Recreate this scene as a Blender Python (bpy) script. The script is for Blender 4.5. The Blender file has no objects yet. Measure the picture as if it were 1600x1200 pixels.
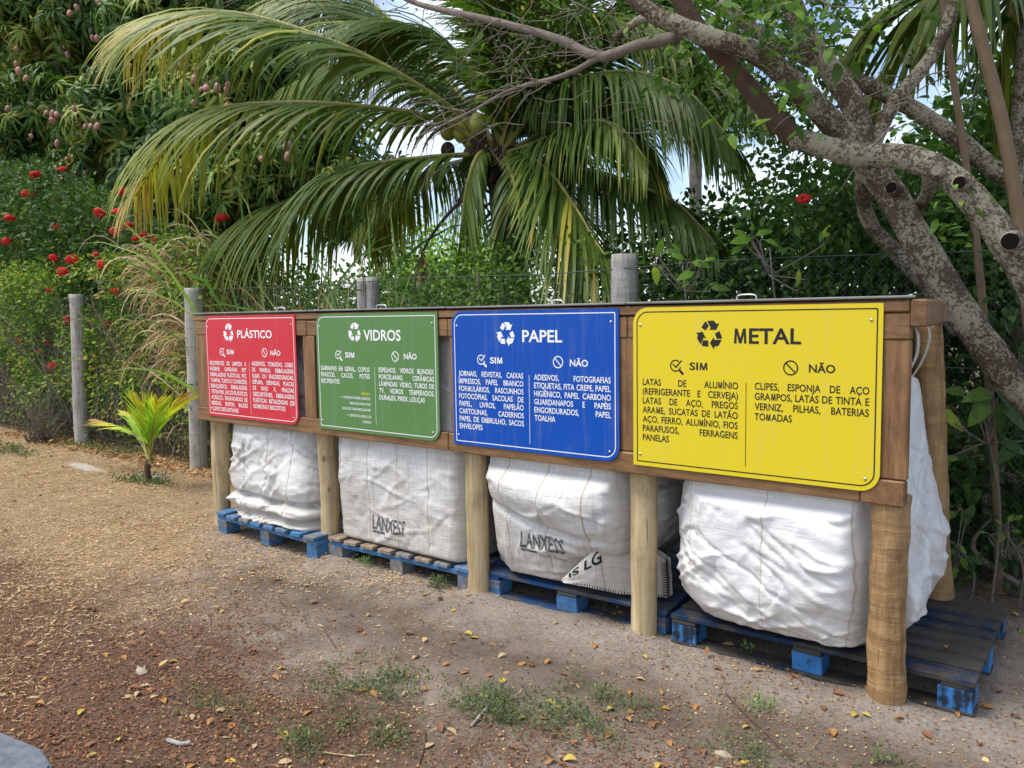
import bpy, bmesh, math, random
import numpy as np
from mathutils import Vector, Matrix

# ---------------------------------------------------------------- camera, world, light
SC = bpy.context.scene
COL = SC.collection
R = math.radians
rng = np.random.default_rng(7)
random.seed(7)

CAM = np.array([5.1465, -3.1051, 1.488])
YAW, PITCH, ROLL, FPX = -0.6704, -0.0861, -0.0161, 1272.7
_f = np.array([math.sin(YAW)*math.cos(PITCH), math.cos(YAW)*math.cos(PITCH), math.sin(PITCH)])
_r = np.array([math.cos(YAW), -math.sin(YAW), 0.0])
_u = np.cross(_r, _f)
CR = math.cos(ROLL)*_r + math.sin(ROLL)*_u
CU = -math.sin(ROLL)*_r + math.cos(ROLL)*_u
cam = bpy.data.cameras.new('camera')
cam.sensor_width = 36.0
cam.lens = 36.0*FPX/1600.0
cam.clip_start, cam.clip_end = 0.05, 2000.0
cam_ob = bpy.data.objects.new('camera', cam)
COL.objects.link(cam_ob)
M = Matrix.Identity(4)
for i in range(3):
    M[i][0], M[i][1], M[i][2], M[i][3] = CR[i], CU[i], -_f[i], CAM[i]
cam_ob.matrix_world = M
SC.camera = cam_ob

SUN_EL, SUN_AZ = R(62), R(222)      # azimuth measured from +Y clockwise: behind and left of the camera
wd = bpy.data.worlds.new('World')
SC.world = wd
wd.use_nodes = True
wn, wl = wd.node_tree.nodes, wd.node_tree.links
bg = wn['Background']
sky = wn.new('ShaderNodeTexSky')
sky.sky_type = 'NISHITA'
sky.sun_disc = False
sky.sun_elevation, sky.sun_rotation = SUN_EL, SUN_AZ
sky.air_density, sky.dust_density = 1.0, 1.5
tc = wn.new('ShaderNodeTexCoord')
mp = wn.new('ShaderNodeMapping')
mp.inputs['Scale'].default_value = (1, 1, 2.2)
nz = wn.new('ShaderNodeTexNoise')
nz.inputs['Scale'].default_value = 2.6
nz.inputs['Detail'].default_value = 7
nz.inputs['Roughness'].default_value = 0.55
rp = wn.new('ShaderNodeValToRGB')
rp.color_ramp.elements[0].position, rp.color_ramp.elements[1].position = 0.47, 0.68
mx = wn.new('ShaderNodeMix'); mx.data_type = 'RGBA'
mx.inputs['B'].default_value = (8.6, 8.9, 9.3, 1)
wl.new(tc.outputs['Generated'], mp.inputs['Vector'])
wl.new(mp.outputs[0], nz.inputs['Vector'])
wl.new(nz.outputs['Fac'], rp.inputs['Fac'])
wl.new(rp.outputs['Color'], mx.inputs['Factor'])
wl.new(sky.outputs[0], mx.inputs['A'])
wl.new(mx.outputs['Result'], bg.inputs['Color'])
bg.inputs['Strength'].default_value = 0.15

sl = bpy.data.lights.new('sun', 'SUN')
sl.energy, sl.angle, sl.color = 2.2, R(26), (1.0, 0.95, 0.86)
so = bpy.data.objects.new('sun', sl)
COL.objects.link(so)
_sd = Vector((math.sin(SUN_AZ)*math.cos(SUN_EL), math.cos(SUN_AZ)*math.cos(SUN_EL), math.sin(SUN_EL)))
so.rotation_euler = _sd.to_track_quat('Z', 'Y').to_euler()

SC.view_settings.view_transform = 'Standard'
SC.view_settings.look = 'None'
SC.view_settings.exposure = 0.58
SC.view_settings.gamma = 1.0
SC.view_settings.use_curve_mapping = False
SC.render.engine = 'CYCLES'
SC.cycles.max_bounces = 6
SC.cycles.diffuse_bounces = 3
SC.cycles.transmission_bounces = 3
SC.cycles.transparent_max_bounces = 4
SC.cycles.use_denoising = True

# ---------------------------------------------------------------- measuring helpers
def U(px, py, Y):
    """point of the plane y=Y measured at photograph pixel (px,py)"""
    d = _f*FPX + CR*(px-800) - CU*(py-600)
    return CAM + d*((Y-CAM[1])/d[1])
def G(px, py, z=0.0):
    d = _f*FPX + CR*(px-800) - CU*(py-600)
    return CAM + d*((z-CAM[2])/d[2])
def pix(P):
    d = np.asarray(P)-CAM
    z = d@_f
    return np.stack([800+FPX*(d@CR)/z, 600-FPX*(d@CU)/z, z], -1)

def _hash(ix, iy, iz, seed):
    h = (ix*374761393 + iy*668265263 + iz*2147483647 + seed*1274126177) & 0xFFFFFFFF
    h = ((h ^ (h >> 13))*1274126177) & 0xFFFFFFFF
    return ((h ^ (h >> 16)) & 0xFFFF)/65535.0
def vn(x, y, z=0.0, seed=0):
    x, y, z = np.broadcast_arrays(np.asarray(x, float), np.asarray(y, float), np.asarray(z, float))
    ix, iy, iz = np.floor(x).astype(np.int64), np.floor(y).astype(np.int64), np.floor(z).astype(np.int64)
    fx, fy, fz = x-ix, y-iy, z-iz
    fx, fy, fz = fx*fx*(3-2*fx), fy*fy*(3-2*fy), fz*fz*(3-2*fz)
    o = 0
    for a in (0, 1):
        for b in (0, 1):
            for c in (0, 1):
                w = (fx if a else 1-fx)*(fy if b else 1-fy)*(fz if c else 1-fz)
                o = o + w*_hash(ix+a, iy+b, iz+c, seed)
    return o
def fbm(x, y, z=0.0, seed=0, oct=4):
    s, a, t = 0, 1.0, 0
    for k in range(oct):
        s = s + a*vn(np.asarray(x)*2**k, np.asarray(y)*2**k, np.asarray(z)*2**k, seed+k); t += a; a *= .5
    return s/t
def unit(v):
    v = np.asarray(v, float)
    return v/np.maximum(np.linalg.norm(v, axis=-1, keepdims=True), 1e-9)

# ---------------------------------------------------------------- materials
MATS = {}
class NT:
    def __init__(s, name):
        m = bpy.data.materials.new(name); m.use_nodes = True
        s.m, s.n, s.l = m, m.node_tree.nodes, m.node_tree.links
        s.b = s.n['Principled BSDF']; s.out = s.n['Material Output']
        s.co = s.n.new('ShaderNodeTexCoord')
    def put(s, inp, v):
        if hasattr(v, 'is_linked'): s.l.new(v, inp)
        else: inp.default_value = v
    def map(s, scale, src='Object', rot=(0, 0, 0), loc=(0, 0, 0)):
        k = s.n.new('ShaderNodeMapping'); s.l.new(s.co.outputs[src], k.inputs[0])
        k.inputs['Scale'].default_value = scale; k.inputs['Rotation'].default_value = rot; k.inputs['Location'].default_value = loc
        return k.outputs[0]
    def noise(s, vec, scale, detail=4, rough=.55, dist=0.0):
        k = s.n.new('ShaderNodeTexNoise'); s.l.new(vec, k.inputs['Vector'])
        k.inputs['Scale'].default_value = scale; k.inputs['Detail'].default_value = detail
        k.inputs['Roughness'].default_value = rough; k.inputs['Distortion'].default_value = dist
        return k.outputs['Fac']
    def voro(s, vec, scale, feature='F1', out='Distance'):
        k = s.n.new('ShaderNodeTexVoronoi'); k.feature = feature; s.l.new(vec, k.inputs['Vector']); k.inputs['Scale'].default_value = scale
        return k.outputs[out]
    def ramp(s, fac, stops):
        k = s.n.new('ShaderNodeValToRGB'); e = k.color_ramp.elements
        while len(e) < len(stops): e.new(0.5)
        for i, (p, c) in enumerate(stops):
            e[i].position = p; e[i].color = (c, c, c, 1) if np.isscalar(c) else (*c, 1)
        s.l.new(fac, k.inputs[0]); return k.outputs[0]
    def mix(s, f, a, b):
        k = s.n.new('ShaderNodeMix'); k.data_type = 'RGBA'
        s.put(k.inputs['Factor'], f)
        s.put(k.inputs['A'], a if hasattr(a, 'is_linked') else (*a, 1)); s.put(k.inputs['B'], b if hasattr(b, 'is_linked') else (*b, 1))
        return k.outputs['Result']
    def math(s, op, a, b=0.0, c=None):
        k = s.n.new('ShaderNodeMath'); k.operation = op
        s.put(k.inputs[0], a); s.put(k.inputs[1], b)
        if c is not None: s.put(k.inputs[2], c)
        return k.outputs[0]
    def attr(s, name):
        k = s.n.new('ShaderNodeAttribute'); k.attribute_name = name; return k.outputs['Fac']
    def bump(s, h, strength=.3, dist=.01):
        k = s.n.new('ShaderNodeBump'); s.l.new(h, k.inputs['Height']); k.inputs['Strength'].default_value = strength; k.inputs['Distance'].default_value = dist
        s.l.new(k.outputs[0], s.b.inputs['Normal']); return k
    def done(s, color, rough=.8, spec=.3, metal=0.0):
        s.put(s.b.inputs['Base Color'], color if hasattr(color, 'is_linked') else (*color, 1))
        s.put(s.b.inputs['Roughness'], rough); s.b.inputs['Specular IOR Level'].default_value = spec; s.b.inputs['Metallic'].default_value = metal
        MATS[s.m.name] = s.m; return s.m

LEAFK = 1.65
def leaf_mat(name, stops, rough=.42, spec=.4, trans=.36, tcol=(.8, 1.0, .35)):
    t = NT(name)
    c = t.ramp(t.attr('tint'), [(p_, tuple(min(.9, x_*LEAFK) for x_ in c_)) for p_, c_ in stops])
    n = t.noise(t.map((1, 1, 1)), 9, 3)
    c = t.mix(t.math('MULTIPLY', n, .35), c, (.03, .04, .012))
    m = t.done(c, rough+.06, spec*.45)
    tr = t.n.new('ShaderNodeBsdfTranslucent')
    k = t.n.new('ShaderNodeMix'); k.data_type = 'RGBA'; k.blend_type = 'MULTIPLY'; k.inputs['Factor'].default_value = 1
    t.l.new(c, k.inputs['A']); k.inputs['B'].default_value = (tcol[0]*1.6, tcol[1]*1.6, tcol[2]*1.6, 1)
    t.l.new(k.outputs['Result'], tr.inputs[0])
    ms = t.n.new('ShaderNodeMixShader'); ms.inputs[0].default_value = trans
    t.l.new(t.b.outputs[0], ms.inputs[1]); t.l.new(tr.outputs[0], ms.inputs[2]); t.l.new(ms.outputs[0], t.out.inputs[0])
    return m

def wood_mat(name, dark, light, axis, stretch=14, scale=3.0, rough=.6, spec=.3, bump=.25, stain=(.05, .03, .02), stain_amt=.4, knots=False, rings=0.0, cracks=0.0):
    t = NT(name)
    sc = [stretch]*3; sc[axis] = 1.0
    v = t.map(tuple(sc))
    n = t.noise(v, scale, 6, .6, .6)
    f = t.noise(v, scale*5, 4, .6)
    c = t.ramp(t.math('ADD', t.math('MULTIPLY', n, .7), t.math('MULTIPLY', f, .3)), [(.33, dark), (.62, light)])
    s = t.noise(t.map((1, 1, 1)), 5, 5, .65)
    c = t.mix(t.math('MULTIPLY', t.ramp(s, [(.5, 0), (.72, 1)]), stain_amt), c, stain)
    if knots:
        kv = [7]*3; kv[axis] = 4.2
        d = t.voro(t.map(tuple(kv)), 1.0)
        c = t.mix(t.math('MULTIPLY', t.ramp(d, [(.05, 1), (.12, 0)]), .7), c, (.09, .045, .02))
    h = t.math('ADD', f, n)
    if rings:
        rv = [2.0]*3; rv[axis] = 11.0
        r_ = t.noise(t.map(tuple(rv)), 2.2, 4, .6, .6); c = t.mix(t.math('MULTIPLY', t.ramp(r_, [(.42, 1), (.56, 0)]), rings), c, dark); h = t.math('ADD', h, t.math('MULTIPLY', r_, 3.0))
    if cracks:
        cv = [75.0]*3; cv[axis] = 1.6
        k_ = t.ramp(t.noise(t.map(tuple(cv)), 1.0, 3, .5, .3), [(.30, 1), (.36, 0)]); c = t.mix(t.math('MULTIPLY', k_, cracks), c, (.05, .03, .018)); h = t.math('SUBTRACT', h, k_)
    foot = None
    t.bump(h, bump, .006)
    return t.done(c, rough, spec)

def plain(name, c, rough=.5, spec=.4, metal=0.0, nscale=8, amt=.25, dark=None, bump=0):
    t = NT(name)
    n = t.noise(t.map((1, 1, 1)), nscale, 5, .6)
    dk = dark or tuple(x*.6 for x in c)
    col = t.mix(t.math('MULTIPLY', t.ramp(n, [(.4, 0), (.7, 1)]), amt), c, dk)
    if bump: t.bump(t.noise(t.map((1, 1, 1)), nscale*6, 4), bump, .004)
    return t.done(col, rough, spec, metal)

# ---------------------------------------------------------------- object helpers
def tag(o, label=None, cat=None, group=None, kind=None):
    if label: o['label'] = label
    if cat: o['category'] = cat
    if group: o['group'] = group
    if kind: o['kind'] = kind
    return o
def empty(name, loc, label, cat, group=None):
    o = bpy.data.objects.new(name, None); COL.objects.link(o)
    o.location = [float(v) for v in loc]; o.empty_display_size = .1
    return tag(o, label, cat, group)
def link(name, me, parent=None, loc=None):
    o = bpy.data.objects.new(name, me); COL.objects.link(o)
    if parent is not None: o.parent = parent
    if loc is not None: o.location = [float(v) for v in loc]
    return o
def np_mesh(name, verts, faces, mat, tint=None, smooth=False, uv=None):
    """faces: list of int arrays (n,k); fast mesh builder"""
    me = bpy.data.meshes.new(name)
    verts = np.asarray(verts, np.float32).reshape(-1, 3)
    me.vertices.add(len(verts)); me.vertices.foreach_set('co', verts.ravel())
    loops = np.concatenate([np.asarray(f, np.int32).ravel() for f in faces])
    tot = np.concatenate([np.full(len(f), np.asarray(f).shape[1], np.int32) for f in faces])
    st = np.concatenate([[0], np.cumsum(tot)[:-1]]).astype(np.int32)
    me.loops.add(len(loops)); me.loops.foreach_set('vertex_index', loops)
    me.polygons.add(len(tot)); me.polygons.foreach_set('loop_start', st)
    me.polygons.foreach_set('use_smooth', np.full(len(tot), smooth))
    if tint is not None:
        a = me.attributes.new('tint', 'FLOAT', 'POINT'); a.data.foreach_set('value', np.asarray(tint, np.float32).ravel())
    if uv is not None:
        l = me.uv_layers.new(name='uv'); l.data.foreach_set('uv', np.asarray(uv, np.float32)[loops].ravel())
    me.update(calc_edges=True); me.validate()
    if mat is not None: me.materials.append(mat)
    return me
def bm_mesh(name, bm, mat, smooth=False):
    me = bpy.data.meshes.new(name); bm.normal_update(); bm.to_mesh(me); bm.free()
    if mat is not None: me.materials.append(mat)
    if smooth: me.polygons.foreach_set('use_smooth', np.full(len(me.polygons), True))
    return me
def add_box(bm, c, s, bev=.003, rot=None, wob=0):
    r = bmesh.ops.create_cube(bm, size=1.0)
    vs = r['verts']
    bmesh.ops.scale(bm, vec=s, verts=vs)
    if wob:
        for v in vs: v.co += Vector((random.uniform(-wob, wob) for _ in range(3)))
    if bev:
        es = list({e for v in vs for e in v.link_edges})
        g = bmesh.ops.bevel(bm, geom=es, offset=bev, segments=1, affect='EDGES', profile=.5)
        vs = list({v for f in g['faces'] for v in f.verts} | {v for v in vs if v.is_valid})
    if rot is not None: bmesh.ops.transform(bm, matrix=rot, verts=vs)
    bmesh.ops.translate(bm, vec=Vector([float(x) for x in c]), verts=vs)
    return vs
def box_me(name, s, mat, bev=.004, wob=0, c=(0, 0, 0), rot=None):
    bm = bmesh.new(); add_box(bm, c, s, bev, rot, wob); return bm_mesh(name, bm, mat)
def catmull(P, n):
    P = np.asarray(P, float)
    P = np.vstack([2*P[0]-P[1], P, 2*P[-1]-P[-2]])
    k = len(P)-3
    t = np.linspace(0, k-1e-6, n); i = t.astype(int); f = (t-i)[:, None]
    a, b, c, d = P[i], P[i+1], P[i+2], P[i+3]
    return .5*((2*b)+(c-a)*f+(2*a-5*b+4*c-d)*f*f+(3*b-a-3*c+d)*f**3)
def tube_arr(pts, rad, n=8, rough=0.0, seed=0, cap=True):
    pts = np.asarray(pts, float); m = len(pts)
    rad = np.broadcast_to(np.asarray(rad, float), (m,))
    T = unit(np.gradient(pts, axis=0))
    ref = np.array([0, 0, 1.0]) if abs(T[0][2]) < .9 else np.array([1.0, 0, 0])
    Ns = []
    nrm = unit(np.cross(T[0], ref))
    for i in range(m):
        nrm = unit(nrm - T[i]*np.dot(nrm, T[i])); Ns.append(nrm)
    Ns = np.array(Ns); Bs = np.cross(T, Ns)
    a = np.linspace(0, 2*math.pi, n, endpoint=False)
    ring = Ns[:, None, :]*np.cos(a)[None, :, None] + Bs[:, None, :]*np.sin(a)[None, :, None]
    rr = np.repeat(rad[:, None], n, 1)
    if rough:
        q = pts[:, None, :]+ring*rad[:, None, None]
        sc = 1.0/np.maximum(rad.mean(), .01)
        rr = rr*(1+rough*(fbm(q[..., 0]*sc, q[..., 1]*sc, q[..., 2]*sc, seed, 3)-.5)*2)
    V = pts[:, None, :]+ring*rr[..., None]
    i = np.arange(m-1)[:, None]; j = np.arange(n)[None, :]
    q = np.stack([i*n+j, i*n+(j+1) % n, (i+1)*n+(j+1) % n, (i+1)*n+j], -1).reshape(-1, 4)
    V = V.reshape(-1, 3); faces = [q]
    if cap:
        V = np.vstack([V, pts[:1], pts[-1:]]); jj = np.arange(n)
        c0, c1 = len(V)-2, len(V)-1
        faces.append(np.concatenate([np.stack([np.full(n, c0), (jj+1) % n, jj], -1), np.stack([np.full(n, c1), (m-1)*n+jj, (m-1)*n+(jj+1) % n], -1)]))
    return V, faces
class Acc:
    """collects vertex/face arrays"""
    def __init__(s): s.v, s.f, s.t, s.k = [], {}, [], 0
    def add(s, V, faces, tint=None):
        for f in faces: s.f.setdefault(np.asarray(f).shape[1], []).append(np.asarray(f)+s.k)
        s.v.append(V); s.k += len(V)
        s.t.append(np.full(len(V), .5) if tint is None else np.broadcast_to(tint, (len(V),)))
    def tube(s, pts, rad, n=6, tint=None, rough=0, seed=0, cap=True):
        V, f = tube_arr(pts, rad, n, rough, seed, cap); s.add(V, f, tint)
    def mesh(s, name, mat, smooth=False):
        return np_mesh(name, np.vstack(s.v), [np.vstack(x) for x in s.f.values()], mat, np.concatenate(s.t), smooth)

def leaf_arr(P, D, N, L, W, droop=0.1, fold=.15):
    P, D, N = np.atleast_2d(P), unit(np.atleast_2d(D)), np.atleast_2d(N)
    n = len(P)
    S = unit(np.cross(D, N)); N = np.cross(S, D)
    L = np.broadcast_to(L, (n,))[:, None]; W = np.broadcast_to(W, (n,))[:, None]; dr = np.broadcast_to(droop, (n,))[:, None]
    G_ = np.array([[0, 0, -1.0]])
    def c(t): return P + D*L*t + G_*dr*L*t*t
    up = N*W*fold
    V = np.stack([P, c(.3)+S*W*.5+up, c(.3)-S*W*.5+up, c(.68)+S*W*.4+up*.7, c(.68)-S*W*.4+up*.7, c(1.0)], 1)
    o = (np.arange(n)*6)[:, None]
    tri = np.concatenate([o+[0, 1, 2], o+[3, 5, 4]]); quad = o+[1, 3, 4, 2]
    return V.reshape(-1, 3), [tri, quad]
def rand_dirs(n):
    return unit(rng.normal(size=(n, 3)))
def leaf_cloud(C, n_per, spread, L, W, out=None, droop=.15, tint=(.3, .7), upb=.4, acc=None):
    """leaves round every cluster centre C (m,3); out = outward direction of the clusters"""
    C = np.atleast_2d(C); m = len(C)
    idx = np.repeat(np.arange(m), n_per); n = len(idx)
    P = C[idx] + rng.normal(size=(n, 3))*spread
    D = unit(P-C[idx] + rng.normal(size=(n, 3))*spread*.7 + (0 if out is None else np.atleast_2d(out)[idx % len(np.atleast_2d(out))]*spread*.8))
    N = unit(np.array([0, 0, 1.0]) * upb + rng.normal(size=(n, 3))*.5 + (0 if out is None else np.atleast_2d(out)[idx % len(np.atleast_2d(out))]*.5))
    l = L*rng.uniform(.6, 1.25, n)
    ct = rng.uniform(*tint, m)[idx]
    t = np.clip(ct + rng.normal(size=n)*.12, 0, 1)
    V, f = leaf_arr(P, D, N, l, l*W*rng.uniform(.8, 1.2, n), droop)
    (acc or Acc()).add(V, f, np.repeat(t, 6))
def shell(center, radii, n, inner=.6, zmin=None):
    d = rand_dirs(n); r = rng.uniform(inner**2, 1, n)**.5
    w = 1 + .35*(fbm(d[:, 0]*2.2+9, d[:, 1]*2.2+center[0], d[:, 2]*2.2, 3, 3)-.5)*2
    P = np.asarray(center)+d*np.asarray(radii)*(r*w)[:, None]
    if zmin is not None: P = P[P[:, 2] > zmin]
    return P
def rel(V, o): return V-np.asarray(o)

# ---------------------------------------------------------------- material library
t = NT('soil')
v = t.map((1, 1, 1))
sep = t.n.new('ShaderNodeSeparateXYZ'); t.l.new(t.co.outputs['Object'], sep.inputs[0])
X, Y = sep.outputs[0], sep.outputs[1]
big = t.noise(v, 1.1, 5, .6); mid = t.noise(v, 5, 5, .65); fine = t.noise(v, 60, 6, .75); grit = t.noise(v, 260, 3, .7)
c = t.ramp(t.math('ADD', t.math('MULTIPLY', mid, .55), t.math('MULTIPLY', fine, .45)), [(.36, (.16, .12, .095)), (.5, (.30, .24, .19)), (.64, (.44, .37, .305))])
wob = t.math('MULTIPLY', t.math('SUBTRACT', big, .5), 1.6)
wob2 = t.math('MULTIPLY', t.math('SUBTRACT', mid, .5), .8)
W1 = t.math('ADD', wob, wob2)
# straw-littered zone on the left
st = t.ramp(t.math('ADD', t.math('MULTIPLY', t.math('SUBTRACT', .9, t.math('ADD', X, t.math('MULTIPLY', Y, .75))), .6), W1), [(.05, 0), (.8, 1)])
c = t.mix(t.math('MULTIPLY', st, .7), c, t.ramp(fine, [(.38, (.23, .135, .07)), (.52, (.43, .29, .15)), (.68, (.57, .42, .24))]))
# dark damp soil band along the stand and reddish mulch near the camera
db = t.math('ABSOLUTE', t.math('ADD', t.math('ADD', Y, .42), t.math('MULTIPLY', W1, .3)))
dk = t.math('MULTIPLY', t.ramp(db, [(.04, 1), (.5, 0)]), t.ramp(X, [(.9, 0), (1.0, 1)]))
c = t.mix(t.math('MULTIPLY', dk, .55), c, (.11, .078, .056))
rd = t.math('SUBTRACT', t.math('MULTIPLY', t.math('ADD', Y, .75), -1.3), t.math('MULTIPLY', W1, .9))
c = t.mix(t.math('MULTIPLY', t.ramp(rd, [(.1, 0), (.75, 1)]), .82), c, t.ramp(fine, [(.4, (.075, .040, .026)), (.62, (.22, .125, .078))]))
# pale loose sand round the pallets
sd = t.math('ABSOLUTE', t.math('ADD', t.math('SUBTRACT', Y, .12), t.math('MULTIPLY', W1, .22)))
sdm = t.math('MULTIPLY', t.ramp(sd, [(.1, 1), (.45, 0)]), t.ramp(t.math('ADD', t.math('MULTIPLY', X, .4), .6), [(.4, 0), (.9, 1)]))
c = t.mix(t.math('MULTIPLY', sdm, .75), c, t.ramp(fine, [(.35, (.27, .22, .18)), (.65, (.50, .435, .37))]))
# dark leafy floor under the trees at the back
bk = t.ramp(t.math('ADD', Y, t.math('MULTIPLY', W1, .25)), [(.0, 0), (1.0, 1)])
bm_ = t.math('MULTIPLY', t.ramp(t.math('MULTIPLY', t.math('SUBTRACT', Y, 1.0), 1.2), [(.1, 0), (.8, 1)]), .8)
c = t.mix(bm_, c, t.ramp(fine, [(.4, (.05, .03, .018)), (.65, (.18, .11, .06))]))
for (sx_, sy_, wx_, wy_) in ((-3.35, .62, .42, .10), (-2.35, .78, .30, .08)):
    ex = t.math('MULTIPLY', t.math('SUBTRACT', X, sx_), 1/wx_); ey = t.math('MULTIPLY', t.math('SUBTRACT', Y, sy_), 1/wy_)
    rr = t.math('ADD', t.math('ADD', t.math('MULTIPLY', ex, ex), t.math('MULTIPLY', ey, ey)), t.math('MULTIPLY', W1, 1.6))
    c = t.mix(t.math('MULTIPLY', t.ramp(rr, [(.45, 1), (1.0, 0)]), .85), c, (.58, .55, .50))
t.bump(t.math('ADD', t.math('MULTIPLY', fine, 1.0), t.math('ADD', t.math('MULTIPLY', grit, .5), mid)), .75, .022)
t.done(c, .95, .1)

plain('concrete', (.17, .19, .215), .9, .15, 0, 22, .9, (.10, .11, .125), .6)
wood_mat('post_wood', (.33, .23, .11), (.62, .49, .29), 2, 12, 2.6, .65, .25, .35, (.20, .15, .08), .55, True, 0, .7)
wood_mat('carved_wood', (.22, .125, .05), (.50, .32, .15), 2, 9, 2.6, .6, .3, .5, (.12, .06, .025), .5, True, .55, .6)
wood_mat('rail_wood', (.115, .058, .024), (.31, .17, .072), 0, 16, 2.4, .45, .4, .2, (.035, .018, .012), .6)
wood_mat('upright_wood', (.12, .060, .026), (.32, .175, .075), 2, 16, 2.4, .45, .4, .2, (.04, .02, .012), .5, True)
wood_mat('beam_wood', (.12, .060, .025), (.28, .15, .062), 1, 16, 2.4, .5, .4, .25, (.04, .02, .012), .5)
wood_mat('grey_post', (.27, .25, .22), (.54, .52, .47), 2, 14, 2.6, .85, .15, .4, (.14, .125, .10), .5, False, .25, .8)
wood_mat('lid_wood', (.13, .125, .12), (.26, .25, .24), 0, 10, 2, .55, .4, .1, (.10, .09, .08), .3)
t = NT('steel'); t.done((.55, .55, .54), .35, .5, .9)
t = NT('wire'); t.done((.045, .06, .06), .5, .4, .3)

def pallet_mat(name, blue, bare, wear, stretch_axis=0, dark=(.02, .02, .022)):
    t = NT(name)
    sc = [9]*3; sc[stretch_axis] = 1.0
    g = t.noise(t.map(tuple(sc)), 4, 6, .65, .5)
    oi = t.n.new('ShaderNodeObjectInfo')
    w = t.noise(t.map((1, 1, 1)), 7, 6, .7)
    wo = t.n.new('ShaderNodeCombineXYZ'); 
    wear_f = t.math('ADD', t.math('ADD', t.math('MULTIPLY', w, .75), t.math('MULTIPLY', g, .35)), t.math('MULTIPLY', t.math('SUBTRACT', oi.outputs['Random'], .5), .22))
    c1 = t.mix(g, tuple(x*.55 for x in blue), blue)
    c2 = t.ramp(g, [(.35, tuple(x*.45 for x in bare)), (.65, bare)])
    c = t.mix(t.ramp(wear_f, [(wear, 0), (wear+.09, 1)]), c1, c2)
    d = t.noise(t.map((3, 3, 3)), 3, 5, .7)
    c = t.mix(t.math('MULTIPLY', t.ramp(d, [(.5, 0), (.75, 1)]), .6), c, dark)
    t.bump(g, .35, .006)
    return t.done(c, .75, .25)
pallet_mat('blue_paint', (.075, .23, .47), (.24, .235, .22), .58, 0)
pallet_mat('blue_paint_worn', (.12, .25, .43), (.30, .28, .25), .52, 1)
pallet_mat('bare_plank', (.12, .2, .33), (.38, .29, .21), .36, 1, (.12, .09, .07))
pallet_mat('dark_blue_plank', (.02, .09, .27), (.11, .11, .11), .50, 0)
pallet_mat('black_plank', (.012, .035, .09), (.085, .074, .062), .46, 0, (.01, .01, .01))
pallet_mat('bright_blue_block', (.05, .24, .60), (.02, .03, .05), .56, 2)

def bag_mat(name, grid, seam_col, stain, seam_pitch=.24, base=(.68, .675, .66)):
    t = NT(name)
    uvn = t.n.new('ShaderNodeSeparateXYZ'); t.l.new(t.co.outputs['UV'], uvn.inputs[0])
    u_, v_ = uvn.outputs[0], uvn.outputs[1]
    ob = t.map((1, 1, 1))
    n = t.noise(ob, 4, 6, .65)
    c = t.mix(t.math('MULTIPLY', t.ramp(n, [(.42, 0), (.7, 1)]), stain), base, (.40, .35, .27))
    n2 = t.noise(t.map((3, 3, .7)), 3, 5, .7, 1.0); c = t.mix(t.math('MULTIPLY', t.ramp(n2, [(.56, 0), (.68, 1)]), stain*.6), c, (.30, .27, .22))
    low = t.ramp(t.math('ADD', v_, t.math('MULTIPLY', n, -.25)), [(.05, 1), (.28, 0)])
    c = t.mix(t.math('MULTIPLY', low, stain*.8), c, (.45, .38, .28))
    def line(x, pitch, w, off=0.0):
        return t.math('LESS_THAN', t.math('FRACT', t.math('DIVIDE', t.math('ADD', x, off), pitch)), w/pitch)
    nx = t.math('MULTIPLY', t.math('SUBTRACT', t.noise(ob, 3, 2), .5), .02)
    un = t.math('ADD', u_, nx)
    if grid:
        g = t.math('MAXIMUM', line(un, .036, .0016), line(t.math('ADD', v_, nx), .036, .0016))
        c = t.mix(t.math('MULTIPLY', g, .5), c, (.25, .26, .27))
    s = line(un, seam_pitch, .006, .07)
    c = t.mix(t.math('MULTIPLY', s, .75), c, seam_col)
    weave = t.math('ADD', t.noise(t.map((1, 1, 1)), 28, 5, .7, .8), t.math('MULTIPLY', t.noise(t.map((1, 1, 4)), 60, 3), .35))
    cr_ = t.noise(t.map((3, 3, 26)), 2.2, 5, .7, 1.2); cv_ = t.noise(t.map((14, 14, 5)), 2.0, 4, .65, 1.0)
    gate = t.ramp(t.noise(ob, 3.5, 3), [(.4, .15), (.6, 1)])
    t.bump(t.math('ADD', weave, t.math('MULTIPLY', gate, t.math('ADD', t.math('MULTIPLY', cr_, 1.5), cv_))), .34, .012)
    return t.done(c, .5, .35)
bag_mat('sack_plain', False, (.16, .15, .13), .45)
bag_mat('sack_grid', True, (.36, .26, .13), .45)
bag_mat('sack_white', False, (.5, .45, .36), .2, .32, (.76, .76, .755))
t = NT('thread'); t.done((.02, .02, .02), .8, .1)
t = NT('print_ink'); n = t.noise(t.map((1, 1, 1)), 60, 4, .7)
t.done(t.mix(t.ramp(n, [(.5, 0), (.7, 1)]), (.09, .09, .095), (.5, .5, .5)), .7, .1)

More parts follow.
